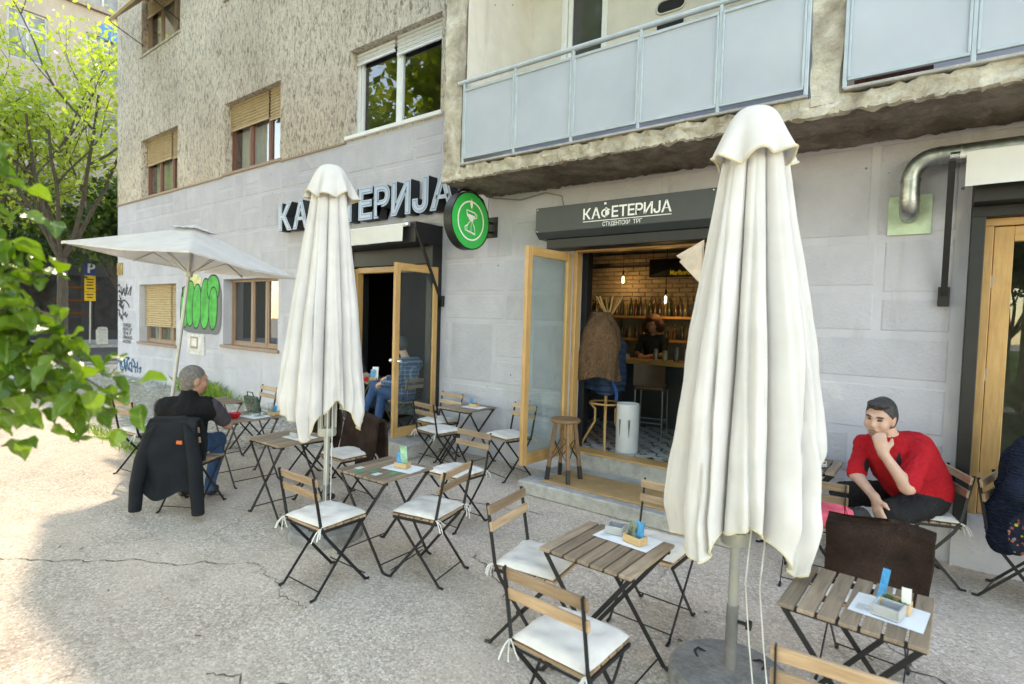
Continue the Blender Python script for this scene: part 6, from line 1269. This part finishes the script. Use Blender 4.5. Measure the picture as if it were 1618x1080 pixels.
for e in ends:
    e = Vector(e); a = B0+Vector((rr.uniform(0,.3),rr.uniform(0,.2),rr.uniform(-.25,.15))); mid_ = (a+e)/2+Vector((0,0,.10)); P = [a+(mid_-a)*t_*2 if t_ <= .5 else mid_+(e-mid_)*(t_-.5)*2 for t_ in (0,.25,.5,.75,1)]
    P = [p-Vector((-3.1,-.35,0)) for p in P]; tw.tube([Vector((0,0,2.12))]+P, [.010,.008,.006,.005,.004,.0025], 5)
    for k in range(60):
        t_ = rr.uniform(.55,1.0); i = min(3,int(t_*4)); f_ = t_*4-i; p = P[i]+(P[i+1]-P[i])*f_+Vector((rr.gauss(0,.045),rr.gauss(0,.045),rr.gauss(0,.05)))
        LV.append((p, (rr.uniform(-1.3,.3), rr.uniform(-.6,.6), rr.uniform(0,6.28)), rr.uniform(.5,1.05))); nleaf += 1
tw.build("twig", MAT["bark"], br, smooth=True)
LV.sort(key=lambda q: (q[0]+Vector((-3.1,-.35,0))-Vector((0,0,1.94))).length)
for i, (p, r_, s_) in enumerate(LV[:290]): link("leaf", LM[i%5], None, br, p, r_, s_)
fo = MB()
from mathutils import Euler
for i, (p, r_, s_) in enumerate(LV[290:]):
    Mx = Matrix.LocRotScale(p, Euler(r_), Vector((s_,)*3)); me = LM[i%5]; fo.add([Mx @ v.co for v in me.vertices], [tuple(q.vertices) for q in me.polygons])
o = fo.build("foliage", leafmat("near_foliage", (.055,.135,.016), (.15,.25,.03), .45, .28, .6), br, smooth=True, fix=False, ang=80); o["kind"] = "stuff"
# weeds and grass tufts
def tuft(spots, name="grass_tufts"):
    mb = MB(); rr = random.Random(2)
    for (x, y, n, sx, sy, hh) in spots:
        for k in range(n):
            px, py = x+rr.gauss(0,sx), y+rr.gauss(0,sy); a = rr.uniform(0,6.28); h_ = hh*rr.uniform(.5,1.2); dx, dy = math.cos(a), math.sin(a); ln = rr.uniform(.2,.8)*h_; w = .006+.02*hh
            mb.add([(px-dy*w,py+dx*w,0),(px+dy*w,py-dx*w,0),(px+dx*ln*.5+dy*w*.7,py+dy*ln*.5-dx*w*.7,h_*.7),(px+dx*ln,py+dy*ln,h_)], [(0,1,2),(0,2,3)])
    o = mb.build(name, leafmat("weed_leaves", (.10,.20,.03), (.26,.36,.07), .4), fix=False); o["kind"] = "stuff"; o["label"] = "tufts of bright green weeds growing from the pavement edge"
tuft([(-13.2,5.72,420,.55,.06,.34),(-11.8,5.75,90,.5,.05,.14),(-10.2,2.9,260,.6,.07,.07),(-8.7,2.85,240,.45,.07,.06),(-15.5,4.6,120,1.2,.3,.10),(-19.6,5.2,200,.5,.4,.2),(-9.0,5.75,60,.6,.05,.10),(.02,2.55,60,.06,.04,.035),(-16.5,5.5,80,.6,.2,.1),(-.95,3.1,50,.2,.2,.02)])
mb = MB(); rr = random.Random(11)
for k in range(70):
    x, y = rr.uniform(-6,.6), rr.uniform(1.2,4.8); a = rr.uniform(0,6.28)
    if k % 3 == 0: mb.tube([(x,y,.008),(x+math.cos(a)*.03,y+math.sin(a)*.03,.008)], .004, 6)
    else:
        s_ = rr.uniform(.008,.022); mb.add([(x-math.cos(a)*s_,y-math.sin(a)*s_,.003),(x-math.sin(a)*s_*.6,y+math.cos(a)*s_*.6,.010),(x+math.cos(a)*s_,y+math.sin(a)*s_,.004),(x+math.sin(a)*s_*.6,y-math.cos(a)*s_*.6,.008)], [(0,1,2,3)])
t = NT("litter"); t.pbr(t.ramp(t.n("NewGeometry").outputs["Random Per Island"], [(0,(.10,.06,.03)),(.5,(.28,.18,.09)),(1,(.65,.62,.56))]), .8)
o = mb.build("ground_litter", t.m, fix=False); o["kind"] = "stuff"; o["label"] = "cigarette butts and dry leaf scraps scattered on the pavement"
# ------------------------------------------------------------------ across the road
ab = thing("apartment_building", "brown rendered apartment building with white windows and black shopfront across the road", "building", (-37,0,0))
hs = []
for i in range(6):
    for k in range(4): hs.append((-.4+i*3.2-.8+1.6, -.4+i*3.2+.8+1.6, 6.4+k*3.9, 8.9+k*3.9))
mbw = wall_mesh(-8, 45, 5.2, 24, 0, hs, .2); bw2 = mbw.mesh("wall", fix=False); MT = Matrix.Rotation(math.pi/2,4,'Z'); bw2.transform(MT)
link("wall", bw2, simple("brown_render", (.33,.28,.24), .95, vs=1.2, va=.15, bs=60, bst=.4), ab)
wm_ = MB(); wm_.box(-.8,.8,.12,.18,0,.1); wm_.box(-.8,.8,.12,.18,2.4,2.5); wm_.box(-.8,-.7,.12,.18,.1,2.4); wm_.box(.7,.8,.12,.18,.1,2.4); wm_.box(-.05,.05,.12,.18,.1,2.4); wm_.box(-.7,.7,.125,.175,1.65,1.73); wme = wm_.mesh("window"); wme.transform(MT)
pm = MB(); pm.add([(-.75,.16,.05),(.75,.16,.05),(.75,.16,2.45),(-.75,.16,2.45)], [(0,1,2,3)]); pme = pm.mesh("pane"); pme.transform(MT); pglass = simple("far_glass", (.20,.20,.20), .15, va=.5, vs=1, bst=0)
farwhite = simple("far_white", (.42,.42,.41), .6)
for h_ in hs:
    w_ = link("window", wme, farwhite, ab, (0,(h_[0]+h_[1])/2,h_[2])); link("pane", pme, pglass, w_)
mb = MB(); mb.box(-.1,.25,-8,45,17.95,18.25); mb.box(-.1,.35,-8,45,5.1,5.5); mb.build("cornice", simple("cornice_render", (.26,.22,.19), .95), ab)
mb = MB(); mb.box(.02,.06,10.6,11.9,16.6,17.4); mb.build("blue_panel", simple("blue_panel", (.05,.18,.42), .6), ab)
mb = MB(); mb.box(-.5,.10,-8,45,0,5.1); mb.build("shopfront", MAT["blackp"], ab)
for y in range(-2, 16, 3): mb = MB(); mb.box(.10,.14,y+.3,y+2.7,.7,3.6); mb.build("shop_window", simple("shop_glass_%d" % y, (.03,.028,.025), .06, va=.5, vs=2, bst=0), ab)
for y, z in ((9.4,2.2),(9.2,1.5),(9.8,2.9)): mb = MB(); mb.box(.15,.17,y-.9,y+.7,z,z+.10); mb.build("orange_strip", emit("shop_orange_%d" % int(z*10), (1,.45,.15), .012), ab)  # faintly emissive orange strips in front of the shop windows
mb = MB(); mb.add([(-37.2,-8,0),(-37.2,45,0),(-37.2,45,24),(-37.2,-8,24)], [(0,1,2,3)]); 
ps = thing("parking_sign", "blue parking sign with yellow plates on a grey pole across the road", "sign", (-33.2,9.1,.12)); mb = MB(); mb.tube([(0,0,0),(.12,.0,4.1)], .035, 10); mb.build("pole", MAT["grey"], ps, smooth=True)
def plate(z, h_, m_, nm): mb = MB(); mb.box(.15,.17,-.22,.22,z,z+h_); return mb.build(nm, m_, ps, rot=(0,0,R(-12)))
bl = plate(3.35, .72, simple("sign_blue", (.01,.06,.28), .4, va=.05, bst=0), "blue_plate"); plate(2.55,.78,simple("sign_yellow",(.75,.48,.02),.4,va=.08,bst=0),"yellow_plate"); plate(2.1,.43,bpy.data.materials["sign_yellow"],"yellow_plate")
me = text_mesh("P", 1, 0, .03, "letter"); link("letter", me, wlet, ps, (.174,-.16,3.48), (R(90),0,R(90-12)), (.62,.62,1))
for i, z in enumerate((3.12,2.98,2.84,2.68,2.38,2.24)):
    mb = MB(); mb.box(.171,.173,-.15+.03*(i%2),.15-.02*(i%3),z,z+.055); mb.build("print_line", flat("sign_print_%d" % i, (.05,.045,.03)), ps, rot=(0,0,R(-12)))
lb = thing("litter_bin", "pale grey litter bin on the far pavement by the parking sign", "bin", (-32.1,9.3,.12), .2); mb = MB(); mb.prism([(-.2,-.2,0),(.2,-.2,0),(.17,.17,0),(-.17,.17,0)], (0,0,.72)); mb.build("body", simple("bin_concrete", (.50,.49,.47), .9), lb, bevel=.03); mb = MB(); mb.lathe([(.2,.72),(.22,.76),(.16,.84),(0,.86)], 16); mb.build("lid", simple("bin_lid", (.45,.45,.44), .7), lb, smooth=True)
# dark blue bag at the pavement's edge
bg_ = thing("blue_bag", "dark blue bag standing on the sunlit pavement", "bag", (-4.0,.56,0)); mb = MB(); mb.grid(lambda u, v: ((.15-.04*v)*math.copysign(abs(math.cos(6.2832*u))**.5, math.cos(6.2832*u))*min(1, 6*v+.75)*(1 if v < .97 else .15)+.008*noise.noise(Vector((u*9,v*5,1))), (.11-.07*v)*math.copysign(abs(math.sin(6.2832*u))**.5, math.sin(6.2832*u))*(1 if v < .97 else .15), .33*min(1,v/.97)), 40, 20, True); mb.poly([(.10,.07,.001),(-.10,.07,.001),(-.10,-.07,.001),(.10,-.07,.001)]); mb.build("body", simple("navy_nylon", (.012,.03,.085), .4, bs=30, bst=.4), bg_, smooth=True); mb = MB(); mb.tube([(-.06,0,.32),(-.05,0,.40),(.05,0,.40),(.06,0,.32)], .01, 6); mb.build("handle", MAT["rubber"], bg_, smooth=True)
